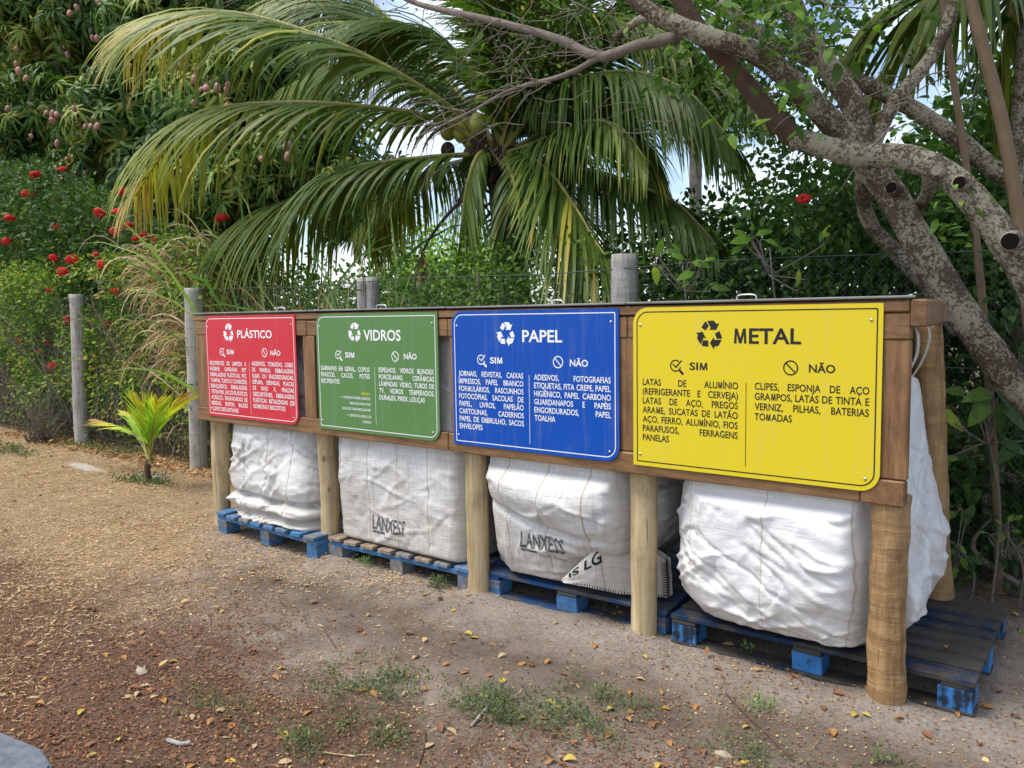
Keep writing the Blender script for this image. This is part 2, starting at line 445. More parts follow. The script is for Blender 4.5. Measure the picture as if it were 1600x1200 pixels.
def panel_mat(name, c):
    t = NT(name)
    n = t.noise(t.map((1, 1, 1)), 7, 6, .7)
    n3 = t.noise(t.map((9, 9, .8)), 3, 4, .6); col = t.mix(t.math('MULTIPLY', t.ramp(n3, [(.52, 0), (.8, 1)]), .14), c, (.45, .42, .36)); c = tuple(c)
    col = t.mix(t.math('MULTIPLY', t.ramp(n, [(.56, 0), (.75, 1)]), .12), col, tuple(min(1, x*.6+.2) for x in c))
    r = t.ramp(n, [(.3, .3), (.7, .45)])
    return t.done(col, r, .28)
panel_mat('red_panel', (.62, .034, .052)); panel_mat('green_panel', (.105, .235, .072))
panel_mat('blue_panel', (.002, .075, .42)); panel_mat('yellow_panel', (.76, .60, .024))
t = NT('white_print'); t.done((.85, .86, .86), .4, .4)
t = NT('black_print'); t.done((.016, .015, .017), .4, .4)
t = NT('yellow_print'); t.done((.8, .65, .02), .4, .4)

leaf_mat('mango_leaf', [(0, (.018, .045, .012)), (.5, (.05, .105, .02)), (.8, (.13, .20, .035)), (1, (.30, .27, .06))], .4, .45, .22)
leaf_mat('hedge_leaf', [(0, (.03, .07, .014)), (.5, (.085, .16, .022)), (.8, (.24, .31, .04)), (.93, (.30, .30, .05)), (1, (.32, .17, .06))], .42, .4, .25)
leaf_mat('shrub_leaf', [(0, (.018, .042, .014)), (.5, (.04, .085, .022)), (.85, (.10, .16, .04)), (1, (.25, .14, .06))], .42, .4, .22)
leaf_mat('bush_leaf', [(0, (.015, .04, .01)), (.5, (.045, .10, .018)), (.85, (.13, .22, .035)), (1, (.28, .32, .06))], .42, .4, .28)
leaf_mat('bright_leaf', [(0, (.09, .19, .025)), (.6, (.20, .33, .04)), (1, (.40, .42, .05))], .45, .35, .35)
leaf_mat('palm_leaf', [(0, (.026, .058, .014)), (.35, (.072, .115, .02)), (.6, (.20, .22, .035)), (.82, (.34, .30, .05)), (1, (.36, .22, .07))], .36, .5, .22)
leaf_mat('young_palm_leaf', [(0, (.10, .24, .02)), (.5, (.24, .38, .03)), (.8, (.50, .45, .05)), (1, (.33, .18, .08))], .42, .4, .3)
leaf_mat('dry_grass', [(0, (.20, .13, .06)), (.6, (.40, .29, .15)), (1, (.55, .45, .28))], .8, .15, .15, (1, .9, .6))
leaf_mat('reed_leaf', [(0, (.06, .14, .04)), (.6, (.14, .25, .07)), (1, (.32, .38, .12))], .5, .35, .3)
leaf_mat('weed_leaf', [(0, (.045, .07, .03)), (.6, (.095, .125, .055)), (1, (.21, .20, .10))], .6, .2, .2)
leaf_mat('red_petal', [(0, (.30, .012, .018)), (.6, (.48, .022, .034)), (1, (.55, .07, .06))], .5, .3, .25, (1, .3, .3))
leaf_mat('litter', [(0, (.07, .035, .018)), (.4, (.20, .095, .045)), (.75, (.36, .21, .09)), (1, (.52, .38, .16))], .8, .15, .1, (1, .8, .4))
leaf_mat('straw', [(0, (.17, .095, .05)), (.5, (.42, .29, .15)), (1, (.60, .46, .27))], .8, .15, .1, (1, .9, .6))
leaf_mat('mulch', [(0, (.04, .018, .012)), (.5, (.15, .06, .034)), (1, (.30, .145, .08))], .9, .1, .02, (1, .7, .4))
for nm, cc in (('yellow_leaf', (.52, .38, .07)), ('orange_leaf', (.42, .20, .06)), ('brown_leaf', (.24, .11, .055)), ('pale_leaf', (.50, .37, .20))):
    plain(nm, cc, .65, .25, 0, 30, .5, tuple(x*.5 for x in cc))
plain('mango_skin', (.40, .165, .155), .5, .4, 0, 14, .7, (.36, .24, .08))
plain('coconut_green', (.30, .34, .05), .4, .45, 0, 6, .4, (.16, .20, .03))
plain('fibre', (.055, .038, .026), .95, .1, 0, 30, .6, (.12, .09, .07), .6)
wood_mat('petiole', (.14, .15, .03), (.35, .32, .07), 2, 3, 3, .5, .4, .1, (.1, .08, .02), .3)
wood_mat('palm_bark', (.12, .10, .085), (.26, .23, .20), 2, 1, 6, .9, .1, .5)
plain('twig_bark', (.25, .21, .18), .9, .1, 0, 20, .5, (.07, .055, .045))
plain('brown_bark', (.115, .068, .048), .75, .2, 0, 12, .6, (.05, .032, .025), .4)
plain('stem_bark', (.21, .145, .085), .7, .25, 0, 12, .5, (.12, .08, .05), .3)
plain('stub_black', (.012, .010, .009), .95, .05)  # near-black colour for the end discs of the pruned stubs
t = NT('lichen_bark')
v = t.map((1, 1, 1)); a = t.noise(v, 62, 5, .78, .3); b = t.noise(v, 7, 5, .65); d = t.noise(v, 140, 4, .7)
c = t.mix(t.ramp(d, [(.4, 0), (.65, 1)]), (.075, .052, .038), (.19, .145, .105))
m_ = t.ramp(t.math('ADD', t.math('MULTIPLY', a, .62), t.math('MULTIPLY', b, .46)), [(.525, 0), (.575, 1)])
c = t.mix(m_, c, t.mix(d, (.24, .22, .14), (.54, .50, .39)))
t.bump(t.math('ADD', t.math('MULTIPLY', a, 1.0), d), .6, .015); t.done(c, .9, .1)
plain('stone', (.42, .36, .26), .85, .2, 0, 12, .5, (.28, .24, .18), .4)

# ================================================================ SETTING: ground, path
def gh(x, y):
    h = .022*(fbm(np.asarray(x)*1.3, np.asarray(y)*1.3, 0, 5, 3)-.5)*2 + .012*(fbm(np.asarray(x)*6, np.asarray(y)*6, 0, 9, 3)-.5)*2
    h = h + .035*np.exp(-((np.asarray(y)-.02+.12*(vn(np.asarray(x)*1.7, 0, 0, 4)-.5))/.16)**2)*(np.asarray(x) > 1.2)*vn(np.asarray(x)*2.3, .5, 0, 8)
    for px_ in (-.065, 1.13, 2.36, 3.345, 4.395): h = h + .028*np.exp(-(((np.asarray(x)-px_)**2+(np.asarray(y)-.09)**2)/.11**2))*(.6+.8*vn(np.asarray(x)*14, np.asarray(y)*14, 0, 3))
    return h
def axis(lo, hi, step, far, grow=1.35):
    a = list(np.arange(lo, hi+1e-6, step)); s = step
    while a[-1] < far: s *= grow; a.append(a[-1]+s)
    s = step
    while a[0] > -far: s *= grow; a.insert(0, a[0]-s)
    return np.array(a)
gx, gy = axis(-7.0, 6.0, .033, 420), axis(-2.6, 2.0, .028, 420)
XX, YY = np.meshgrid(gx, gy, indexing='ij')
ZZ = gh(XX, YY)
ZZ += .010*(fbm(XX*22, YY*22, 0, 31, 2)-.5)*((XX > -7) & (XX < 6) & (YY > -2.6) & (YY < 2))
nx_, ny_ = len(gx), len(gy)
i, j = np.meshgrid(np.arange(nx_-1), np.arange(ny_-1), indexing='ij')
q = np.stack([i*ny_+j, (i+1)*ny_+j, (i+1)*ny_+j+1, i*ny_+j+1], -1).reshape(-1, 4)
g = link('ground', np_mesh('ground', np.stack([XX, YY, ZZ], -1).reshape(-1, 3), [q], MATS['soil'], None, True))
tag(g, 'bare sandy ground with dry grass and dark soil', None, None, 'structure')

# concrete path: only its rounded corner reaches into the frame
bm = bmesh.new()
def edge_y(x): return -2.06+.135*(x-1.96)
pl = [(-5, -4.2), (2.62, -4.2), (2.52, -2.3), (2.44, -2.13), (2.34, -2.045), (2.2, -2.02), (1.9, edge_y(1.9)), (0, edge_y(0)), (-5, edge_y(-5))]
vs = [bm.verts.new((x, y, .03)) for x, y in pl]; f0 = bm.faces.new(vs)
r_ = bmesh.ops.extrude_face_region(bm, geom=[f0]); bmesh.ops.translate(bm, vec=(0, 0, -.12), verts=[e for e in r_['geom'] if isinstance(e, bmesh.types.BMVert)])
bmesh.ops.recalc_face_normals(bm, faces=bm.faces)
bmesh.ops.bevel(bm, geom=[e for e in bm.edges if all(v.co.z > 0 for v in e.verts)], offset=.008, segments=2, affect='EDGES')
tag(link('concrete_path', bm_mesh('concrete_path', bm, MATS['concrete'])), 'blue grey concrete path corner', None, None, 'structure')


# ================================================================ RECYCLING STAND
st = empty('recycling_stand', (2.2, 0, 0), 'long varnished timber rack on round posts holding the four coloured signs over the white sacks', 'bin rack')
O = np.array([2.2, 0, 0])
POSTX = [-.065, 1.13, 2.36, 3.345, 4.395]
def log(name, p0, p1, rad, mat, par, o, rough=.05, n=20, m=26, seed=0):
    p = np.linspace(p0, p1, m) + np.array([1, 1, 0])*(np.stack([fbm(np.linspace(0, 3, m), seed, 0, 3, 2), fbm(np.linspace(0, 3, m), seed, 5, 4, 2), np.zeros(m)], -1)-.5)*.02
    r = rad*(1+.06*(fbm(np.linspace(0, 5, m), seed*3.1, 0, 6, 3)-.5)*2)
    V, f = tube_arr(p, r, n, rough, seed)
    return link(name, np_mesh(name, rel(V, o), f, mat, None, True), par)
for k, x in enumerate(POSTX):
    last = k == 4
    log('post', (x, .10 if not last else .078, -.12), (x, .11 if not last else .088, .80 if last else 1.40), (.067 if last else .0595), MATS['carved_wood' if last else 'post_wood'], st, O, .12 if last else .04, 24, 40, k+1)
for k, x in enumerate([-.03, 1.15, 2.32, 3.30]):
    log('back_post', (x, 1.0, -.12), (x, 1.0, 1.42), .06, MATS['carved_wood'], st, O, .06, 16, 16, k+11)
log('back_post', (4.40, 1.05, -.12), (4.31, 1.0, 1.43), .068, MATS['carved_wood'], st, O, .14, 20, 40, 21)
def sbox(name, x0, x1, y0, y1, z0, z1, mat, bev=.005, wob=.0015):
    return link(name, box_me(name, (x1-x0, y1-y0, z1-z0), MATS[mat], bev, wob, ((x0+x1)/2-O[0], (y0+y1)/2, (z0+z1)/2)), st)
# lower rail (two lengths and a darker end block), upper rail lengths, top strip lengths
sbox('lower_rail', -.165, 2.25, 0, .042, .778, .872, 'rail_wood'); sbox('lower_rail', 2.254, 4.31, .001, .043, .776, .870, 'rail_wood')
sbox('lower_rail', 4.313, 4.462, -.003, .046, .774, .868, 'beam_wood')
sbox('upper_rail', -.15, 1.10, 0, .042, 1.375, 1.467, 'rail_wood'); sbox('upper_rail', 1.103, 2.262, .001, .043, 1.374, 1.466, 'rail_wood')
sbox('upper_rail', 2.265, 3.33, 0, .042, 1.375, 1.467, 'rail_wood'); sbox('upper_rail', 3.333, 4.468, .001, .043, 1.375, 1.467, 'rail_wood')
sbox('top_strip', -.16, 2.2, -.002, .046, 1.473, 1.512, 'rail_wood'); sbox('top_strip', 2.203, 4.466, -.003, .045, 1.473, 1.512, 'rail_wood')
for x0, x1 in [(-.145, -.012), (1.055, 1.168), (2.268, 2.366), (3.262, 3.392), (4.30, 4.468)]:
    sbox('upright_board', x0, x1, .004, .038, .872, 1.374, 'upright_wood')
sbox('back_rail', -.12, 4.36, 1.03, 1.07, 1.38, 1.47, 'rail_wood')
# side beams running back under the lid
def beam(name, p0, p1, w, h, mat):
    p0, p1 = np.array(p0), np.array(p1); d = p1-p0; L = np.linalg.norm(d)
    rot = Matrix.Rotation(math.atan2(d[1], d[0])-math.pi/2, 3, 'Z').to_4x4()
    return link(name, box_me(name, (w, L, h), MATS[mat], .006, .001, rel((p0+p1)/2, O), rot), st)
beam('side_beam', (4.497, -.012, 1.468), (4.375, 1.03, 1.468), .052, .098, 'beam_wood')
beam('side_beam', (-.13, .05, 1.455), (-.10, 1.03, 1.455), .045, .09, 'beam_wood')
for xx in (1.14, 2.34, 3.32): beam('cross_beam', (xx, .05, 1.44), (xx, 1.03, 1.44), .045, .06, 'rail_wood')
# four lids with pull handles; the camera stands just under their height
for k, (x0, x1) in enumerate([(-.165, 1.125), (1.131, 2.262), (2.268, 3.325), (3.331, 4.485)]):
    z = 1.519+.001*(k % 2)
    bm = bmesh.new(); xb = x1 if k < 3 else 4.20
    vs = [bm.verts.new((x_-O[0], y_, z_)) for z_ in (z, z+.010) for x_, y_ in ((x0, -.012), (x1, -.012), (xb, 1.05), (x0, 1.05))]
    for f in [(3, 2, 1, 0), (4, 5, 6, 7), (0, 1, 5, 4), (1, 2, 6, 5), (2, 3, 7, 6), (3, 0, 4, 7)]: bm.faces.new([vs[i] for i in f])
    bmesh.ops.bevel(bm, geom=bm.edges[:], offset=.003, segments=1, affect='EDGES')
    ld = link('lid', bm_mesh('lid', bm, MATS['lid_wood']), st)
    hx = [.72, 1.66, 2.88, 3.83][k]
    V, f = tube_arr(catmull([(hx-.04, .10, z+.008), (hx-.037, .10, z+.026), (hx, .10, z+.030), (hx+.037, .10, z+.026), (hx+.04, .10, z+.008)], 18), .004, 6)
    link('handle', np_mesh('handle', rel(V, O), f, MATS['steel'], None, True), ld)

# ================================================================ SIGNS
_tc = {}
MW, MS = .80, .16
M_PTS = [(0, 0), (MS, 0), (MS+.015, .62), (.315, .0), (.485, 0), (MW-MS-.015, .62), (MW-MS, 0), (MW, 0), (MW-.05, 1), (MW-.05-MS*1.05, 1), (MW/2, .34), (.05+MS*1.05, 1), (.05, 1)]
def glyphs(s, off=.012):
    if (s, off) in _tc: return _tc[s, off]
    if 'M' in s:                                  # heavy M drawn as its own outline
        x, V, F = 0.0, [], []
        for k, part in enumerate(s.split('M')):
            if k:
                b = len(V); V += [(x+.07+p[0]*CAP, p[1]*CAP) for p in M_PTS]
                F += [tuple(b+i for i in q) for q in [(0, 1, 2, 11, 12), (2, 3, 10, 11), (3, 4, 10), (4, 5, 9, 10), (5, 6, 7, 8, 9)]]; x += MW*CAP+.14
            if part:
                v, f = glyphs(part, off); b = len(V); w0 = v[:, 0].min()
                V += [(x+.04+p[0]-w0, p[1]) for p in v]; F += [tuple(b+i for i in q) for q in f]; x += np.ptp(v[:, 0])+.08
        _tc[s, off] = (np.array(V), F); return _tc[s, off]
    c = bpy.data.curves.new('t', 'FONT'); c.body = s; c.offset = off; c.resolution_u = 3
    o = bpy.data.objects.new('t', c); COL.objects.link(o)
    dg = bpy.context.evaluated_depsgraph_get(); me = bpy.data.meshes.new_from_object(o.evaluated_get(dg))
    v = np.zeros(len(me.vertices)*3, np.float32); me.vertices.foreach_get('co', v); v = v.reshape(-1, 3)[:, :2]
    fs = [tuple(p.vertices) for p in me.polygons]
    bpy.data.objects.remove(o); bpy.data.curves.remove(c); bpy.data.meshes.remove(me)
    _tc[s, off] = (v, fs); return v, fs
CAP = glyphs('H')[0][:, 1].max()
class Print:
    def __init__(s): s.v, s.f = [], []
    def text(s, body, x, z, cap, width=None, squeeze=.84, off=.012, align='L'):
        v, f = glyphs(body, off); v = v.copy()
        k = cap/CAP; w0, w1 = v[:, 0].min(), v[:, 0].max()
        kx = k*squeeze if width is None else width/(w1-w0)
        v[:, 0] = (v[:, 0]-w0)*kx; v[:, 1] *= k
        w = (w1-w0)*kx
        v[:, 0] += x - (w if align == 'R' else 0); v[:, 1] += z
        b = len(s.v); s.v += [tuple(p) for p in v]; s.f += [tuple(i+b for i in q) for q in f]
        return w
    def poly(s, pts):
        b = len(s.v); s.v += [tuple(p) for p in pts]; s.f.append(tuple(range(b, b+len(pts))))
    def strip(s, pts, w):
        pts = np.asarray(pts, float); T = unit(np.gradient(pts, axis=0)); Nn = np.stack([-T[:, 1], T[:, 0]], -1)*w/2
        a, c = pts+Nn, pts-Nn
        for i in range(len(pts)-1): s.poly([a[i], c[i], c[i+1], a[i+1]])
    def obj(s, name, mat, par, o, y):
        bm = bmesh.new(); vs = [bm.verts.new((p[0]-o[0], y-o[1], p[1]-o[2])) for p in s.v]
        for f in s.f:
            try: bm.faces.new([vs[i] for i in f])
            except ValueError: pass
        bmesh.ops.recalc_face_normals(bm, faces=bm.faces)
        for f in bm.faces:
            if f.normal.y > 0: f.normal_flip()
        return link(name, bm_mesh(name, bm, mat), par)
SYM = [[(355, 402), (455, 250), (500, 218), (595, 345), (490, 492)],
       [(540, 205), (740, 195), (780, 225), (835, 300), (925, 265), (825, 478), (590, 462), (660, 420)],
       [(930, 500), (1015, 690), (990, 735), (850, 735), (785, 585)],
       [(1000, 765), (915, 925), (870, 955), (770, 965), (760, 1060), (630, 862), (755, 685), (765, 765)],
       [(585, 970), (400, 960), (370, 935), (405, 785), (575, 785)],
       [(335, 915), (220, 730), (245, 610), (170, 570), (395, 525), (510, 735), (430, 700)]]
def rrect(x0, x1, z0, z1, rad, inset=0.0):
    """sign outline: top left and bottom right corners rounded"""
    x0, x1, z0, z1 = x0+inset, x1-inset, z0+inset, z1-inset
    r = max(rad-inset, .004); s = .006; P = []
    for cx, cz, a0, rr in [(x0+r, z1-r, 180, r), (x1-s, z1-s, 90, s), (x1-r, z0+r, 0, r), (x0+s, z0+s, -90, s)]:
        for k in range(9):
            a = R(a0-90*k/8); P.append((cx+rr*math.cos(a), cz+rr*math.sin(a)))
    return P
def sign(name_word, x0, x1, panel, ink, label, zp, head, sym, sim, tick, nao, ban, div, cols, extra=None):
    z1, z0 = 1.505, .820
    o = np.array([(x0+x1)/2, -.006, z0])
    root = empty('sign', o, label, 'sign', 'recycling signs on the rack')
    bm = bmesh.new(); vs = [bm.verts.new((x-o[0], -.004-o[1], z-o[2])) for x, z in rrect(x0, x1, z0, z1, .07)]
    f = bm.faces.new(vs); rg = bmesh.ops.extrude_face_region(bm, geom=[f])
    bmesh.ops.translate(bm, vec=(0, -.004, 0), verts=[e for e in rg['geom'] if isinstance(e, bmesh.types.BMVert)])
    bmesh.ops.recalc_face_normals(bm, faces=bm.faces)
    link('panel', bm_mesh('panel', bm, MATS[panel]), root)
    inkm = MATS[ink]; y = -.0088
    A, B = rrect(x0, x1, z0, z1, .07, .017), rrect(x0, x1, z0, z1, .07, .0215)
    p = Print(); n = len(A)
    for k in range(n): p.poly([A[k], A[(k+1) % n], B[(k+1) % n], B[k]])
    p.obj('border_line', inkm, root, o, y)
    sc_, ox, oy = zp
    def P(a): 
        w = U(a[0]/sc_+ox, a[1]/sc_+oy, -.008); return w[0], w[2]
    word, hl, hr, ht = head
    a, b, t_ = P(hl), P(hr), P(ht)
    p = Print(); p.text(word, a[0], a[1], t_[1]-a[1], b[0]-a[0], off=.02); p.obj('heading', inkm, root, o, y)
    cx, cz = P(sym[:2]); k = (P((sym[0], sym[1]-sym[2]))[1]-cz)/432
    p = Print()
    for q in SYM: p.poly([(cx+(a_-600)*k, cz-(b_-628)*k) for a_, b_ in q])
    p.obj('recycling_symbol', inkm, root, o, y)
    capw = .030
    a, b = P(sim[:2]), P(sim[2:]); p = Print(); p.text('SIM', a[0], a[1], capw, b[0]-a[0], off=.02); p.obj('yes_word', inkm, root, o, y)
    a, b = P(nao[:2]), P(nao[2:]); p = Print(); p.text('NÃO', a[0], a[1], capw, b[0]-a[0], off=.02); p.obj('no_word', inkm, root, o, y)
    cx, cz = P(tick); s = .00092; p = Print()
    q = lambda pts: [(cx+(u-410)*s*.145, cz-(v-460)*s*.145) for u, v in pts]
    ang = [R(d) for d in range(48, 372-12, 12)]
    p.strip(q([(380+172*math.cos(a), 420-172*math.sin(a)) for a in ang]), .0052)
    p.strip(q([(285, 365), (398, 470), (590, 250)])[:2], .0056); p.strip(q([(385, 478), (590, 250)]), .0056)
    p.strip(q([(520, 560), (645, 685)]), .0105); p.obj('tick_icon', inkm, root, o, y)
    cx, cz = P(ban); r = .0265; p = Print()
    p.strip([(cx+r*math.cos(R(d)), cz+r*math.sin(R(d))) for d in range(0, 361, 12)], .0052)
    p.obj('ban_icon', inkm, root, o, y)
    p = Print(); p.strip([(cx-r*.62, cz+r*.62), (cx+r*.62, cz-r*.62)], .0052); p.obj('ban_bar', inkm, root, o, y-.0004)
    a, b = P(div[:2]), P(div[2:]); p = Print(); p.strip([(a[0], a[1]), (a[0], b[1])], .0024); p.obj('divider_line', inkm, root, o, y)
    for lines, l0, r0, ll in cols:
        xl, zl = P(l0); xr = P(r0)[0]; z_last = P(ll)[1]
        pit = (zl-z_last)/(len(lines)-1); cap = pit*.68
        for i, ln in enumerate(lines):
            p = Print()
            ws = ln.split(' '); z = zl-pit*i; kk = cap/CAP
            wd_ = [np.ptp(glyphs(w_)[0][:, 0])*kk*.80 for w_ in ws]
            tot = sum(wd_); n = len(ws); just = not ln.endswith('~')
            ws = [w_.replace('~', '') for w_ in ws]
            room = xr-xl; sq = .80
            gap = (room-tot)/(n-1) if n > 1 and just else cap*.42
            if n > 1 and gap < cap*.30 and just:
                f_ = (room-cap*.30*(n-1))/tot; sq *= f_; wd_ = [w_*f_ for w_ in wd_]; gap = cap*.30
            x = xl
            for w_, ww in zip(ws, wd_):
                p.text(w_, x, z, cap, squeeze=sq, off=.014); x += ww+gap
            p.obj('text_line', inkm, root, o, y)
    if extra: extra(root, o, y, P)
    bm = bmesh.new(); bmesh.ops.create_uvsphere(bm, u_segments=10, v_segments=6, radius=.0065); bmesh.ops.scale(bm, vec=(1, .5, 1), verts=bm.verts)
    sm = bm_mesh('screw', bm, MATS['steel'], True)
    for px_, pz_ in [(x0+.035, z1-.075), (x1-.04, z1-.06), (x0+.033, z0+.05), (x1-.05, z0+.045)]:
        link('screw', sm, root, (px_-o[0], -.0085-o[1], pz_-o[2]))
Z6, Z7, Z8 = (3.8095, 300, 450), (3.87, 680, 450), (2.909, 950, 450)
sign('PLÁSTICO', 0.0, 1.003, 'red_panel', 'white_print', 'red plastics sign, the leftmost and farthest of the coloured panels', Z6,
     ('PLÁSTICO', (270, 296), (476, 293), (270, 252)), (216, 268, 56), (207, 393, 250, 393), (180, 384), (468, 400, 527, 400), (432, 385), (340, 442, 345, 752),
     [('RECIPIENTES DE LIMPEZA E|HIGIENE, GARRAFAS PET|EMBALAGENS PLÁSTICAS, PVC|TAMPAS, TUBOS E CONEXÕES|BRINQUEDOS, EMBALAGENS|TETRA PAK, SACOS PLÁSTICOS|ACRÍLICO, ENGRADADOS DE|BEBIDAS, ISOPOR, BALDES|COPOS DESCARTÁVEIS~'.split('|'), (108, 456), (322, 459), (120, 726)),
      ('ADESIVOS, TOMADAS, CABO|DE PANELA, EMBALAGENS|SUJAS OU ENGORDURADAS,|ESPUMA, SERINGAS, PLACAS|DE RAIO X, FRALDAS|DESCARTÁVEIS, EMBALAGENS|PLÁSTICAS METALIZADAS (DE|BOMBONS E BISCOITOS)~'.split('|'), (357, 461), (603, 466), (366, 713))])
def att(root, o, y, P):
    p = Print(); c = .0138
    xr, z = P((1060, 639)); p.text('ATENÇÃO:', xr, z, c, align='R', squeeze=.78, off=.014); p.obj('warning_word', MATS['yellow_print'], root, o, y)
    for s_, (a, b), bul in [('OS VIDROS DEVEM SER LAVADOS E', (1063, 668), True), ('EMBALADOS PARA EVITAR', (1064, 702), False), ('ACIDENTES COM OS RECICLADORES', (1065, 736), False), ('DEPOSITE OS VIDROS COM', (1067, 776), True), ('CUIDADO!', (1068, 808), False)]:
        p = Print(); xr, z = P((a, b)); w = p.text(s_, xr, z, c, align='R', squeeze=.76, off=.014)
        if bul: p.poly([(xr-w-.022, z+.012), (xr-w-.009, z+.007), (xr-w-.022, z+.002), (xr-w-.018, z+.007)])
        p.obj('warning_line', MATS['white_print'], root, o, y)
sign('VIDROS', 1.203, 2.201, 'green_panel', 'white_print', 'green glass sign between the red panel and the blue panel', Z6,
     ('VIDROS', (1022, 311), (1243, 309), (1022, 250)), (966, 266, 60), (913, 413, 968, 414), (873, 402), (1262, 423, 1338, 425), (1210, 408), (1087, 470, 1094, 816),
     [('GARRAFAS EM GERAL, COPOS|FRASCOS, CACOS, POTES|RECIPIENTES~'.split('|'), (768, 487), (1057, 490), (772, 563)),
      ('ESPELHOS, VIDROS BLINDEX|PORCELANAS, CERÂMICAS|LÂMPADAS VIDRO, TUBOS DE|TV, VIDROS TEMPERADOS,|DURALEX, PIREX, LOUÇAS~'.split('|'), (1112, 500), (1440, 510), (1117, 663))], att)
sign('PAPEL', 2.301, 3.293, 'blue_panel', 'white_print', 'blue paper sign between the green panel and the yellow panel', Z7,
     ('PAPEL', (527, 325), (768, 325), (527, 255)), (425, 280, 74), (332, 455, 407, 457), (281, 440), (815, 472, 925, 473), (743, 448), (568, 525, 568, 940),
     [('JORNAIS, REVISTAS, CAIXAS|IMPRESSOS, PAPEL BRANCO|FORMULÁRIOS, RASCUNHOS|FOTOCÓPIAS, SACOLAS DE|PAPEL, LIVROS, PAPELÃO|CARTOLINAS, CADERNOS|PAPEL DE EMBRULHO, SACOS|ENVELOPES~'.split('|'), (143, 530), (533, 548), (152, 846)),
      ('ADESIVOS, FOTOGRAFIAS|ETIQUETAS, FITA CREPE, PAPEL|HIGIÊNICO, PAPEL CARBONO|GUARDANAPOS E PAPÉIS|ENGORDURADOS, PAPEL|TOALHA~'.split('|'), (598, 555), (1062, 576), (602, 800))])
sign('METAL', 3.365, 4.380, 'yellow_panel', 'black_print', 'yellow metal sign with black lettering, nearest of the coloured panels', Z8,
     ('METAL', (573, 251), (878, 251), (573, 184)), (459, 214, 66), (370, 371, 452, 373), (311, 359), (913, 383, 1033, 387), (830, 363), (628, 432, 625, 812),
     [('LATAS DE ALUMÍNIO|(REFRIGERANTE E CERVEJA)|LATAS DE AÇO, PREGOS|ARAME, SUCATAS DE LATÃO|AÇO, FERRO, ALUMÍNIO, FIOS|PARAFUSOS, FERRAGENS|PANELAS~'.split('|'), (158, 440), (591, 458), (156, 690)),
      ('CLIPES, ESPONJA DE AÇO|GRAMPOS, LATAS DE TINTA E|VERNIZ, PILHAS, BATERIAS|TOMADAS~'.split('|'), (667, 461), (1188, 479), (667, 599))])

# ================================================================ PALLETS
def pallet(label, loc, rz, w, d, boards, along_x, m_board, m_block, m_beam, m_alt=None, alt=(), base=True, h=.14):
    root = empty('pallet', loc, label, 'pallet', 'wooden pallets under the sacks'); root.rotation_euler.z = rz
    tb = .022
    def b(name, c, s, mat, wob=.002):
        o_ = link(name, box_me(name, s, MATS[mat], .003, wob), root, c); return o_
    hb = h-2*tb-(tb if base else 0)
    zb = tb if base else 0.0
    bw, bd = .10 if not base else .12, .13
    for i in range(3):
        for j in range(3):
            x = (-w/2+bw/2+.004, 0, w/2-bw/2-.004)[i]; y = (.06, d/2, d-.06)[j]
            b('block', (x, y, zb+hb/2), (bw, bd*.85, hb), m_block, .003)
    if along_x:
        for i in range(3): b('stringer', ((-w/2+.06, 0, w/2-.06)[i], d/2, zb+hb+tb/2), (.11, d-.01, tb), m_beam)
        y = 0.0; n = boards; gap = .012; bwid = (d-gap*(n-1))/n
        for k in range(n):
            b('deck_board', (random.uniform(-.004, .004), y+bwid/2, h-tb/2+random.uniform(-.002, .002)), (w+.006*random.random(), bwid-random.uniform(0, .006), tb), m_alt if (m_alt and k in alt) else m_board); y += bwid+gap
        if base:
            for j in range(3): b('base_board', (0, (.055, d/2, d-.055)[j], tb/2), (w, .105, tb), m_beam)
    else:
        for j in range(3): b('stringer', (0, (.055, d/2, d-.055)[j], zb+hb+tb/2), (w, .10, tb*1.25), m_beam)
        n = boards; gap = .035; bwid = (w-gap*(n-1))/n; x = -w/2
        for k in range(n):
            ww = bwid*random.uniform(.88, 1.06)
            b('deck_board', (x+bwid/2, d/2-random.uniform(.0, .012), h-tb/2+.006+random.uniform(-.002, .003)), (ww, d+.02, tb), m_alt if (m_alt and k in alt) else m_board); x += bwid+gap
        if base:
            for i in range(3): b('base_board', ((-w/2+.06, 0, w/2-.06)[i], d/2, tb/2), (.11, d, tb), m_beam)
    return root
pallet('faded blue pallet under the slumped sack, farthest from the camera', (.60, -.02, -.004), R(-1.5), 1.13, 1.0, 8, False, 'blue_paint', 'blue_paint', 'blue_paint', 'blue_paint_worn', (2, 5), False)
pallet('worn blue pallet with bare brown deck boards, below the sack left of the middle post', (1.775, .045, -.004), R(1.5), 1.13, 1.0, 8, False, 'blue_paint_worn', 'blue_paint_worn', 'blue_paint', 'bare_plank', (0, 1, 2, 3, 5), False)
pallet('dark blue pallet under the sack with the folded corner', (2.90, .13, -.012), R(2.0), 1.08, 1.0, 7, True, 'dark_blue_plank', 'blue_paint', 'dark_blue_plank', None, (), True)
pallet('blackened pallet with bright blue corner blocks, nearest to the camera', (4.085, .12, -.006), R(1.2), 1.20, .95, 8, True, 'black_plank', 'bright_blue_block', 'black_plank', None, (), True, .145)

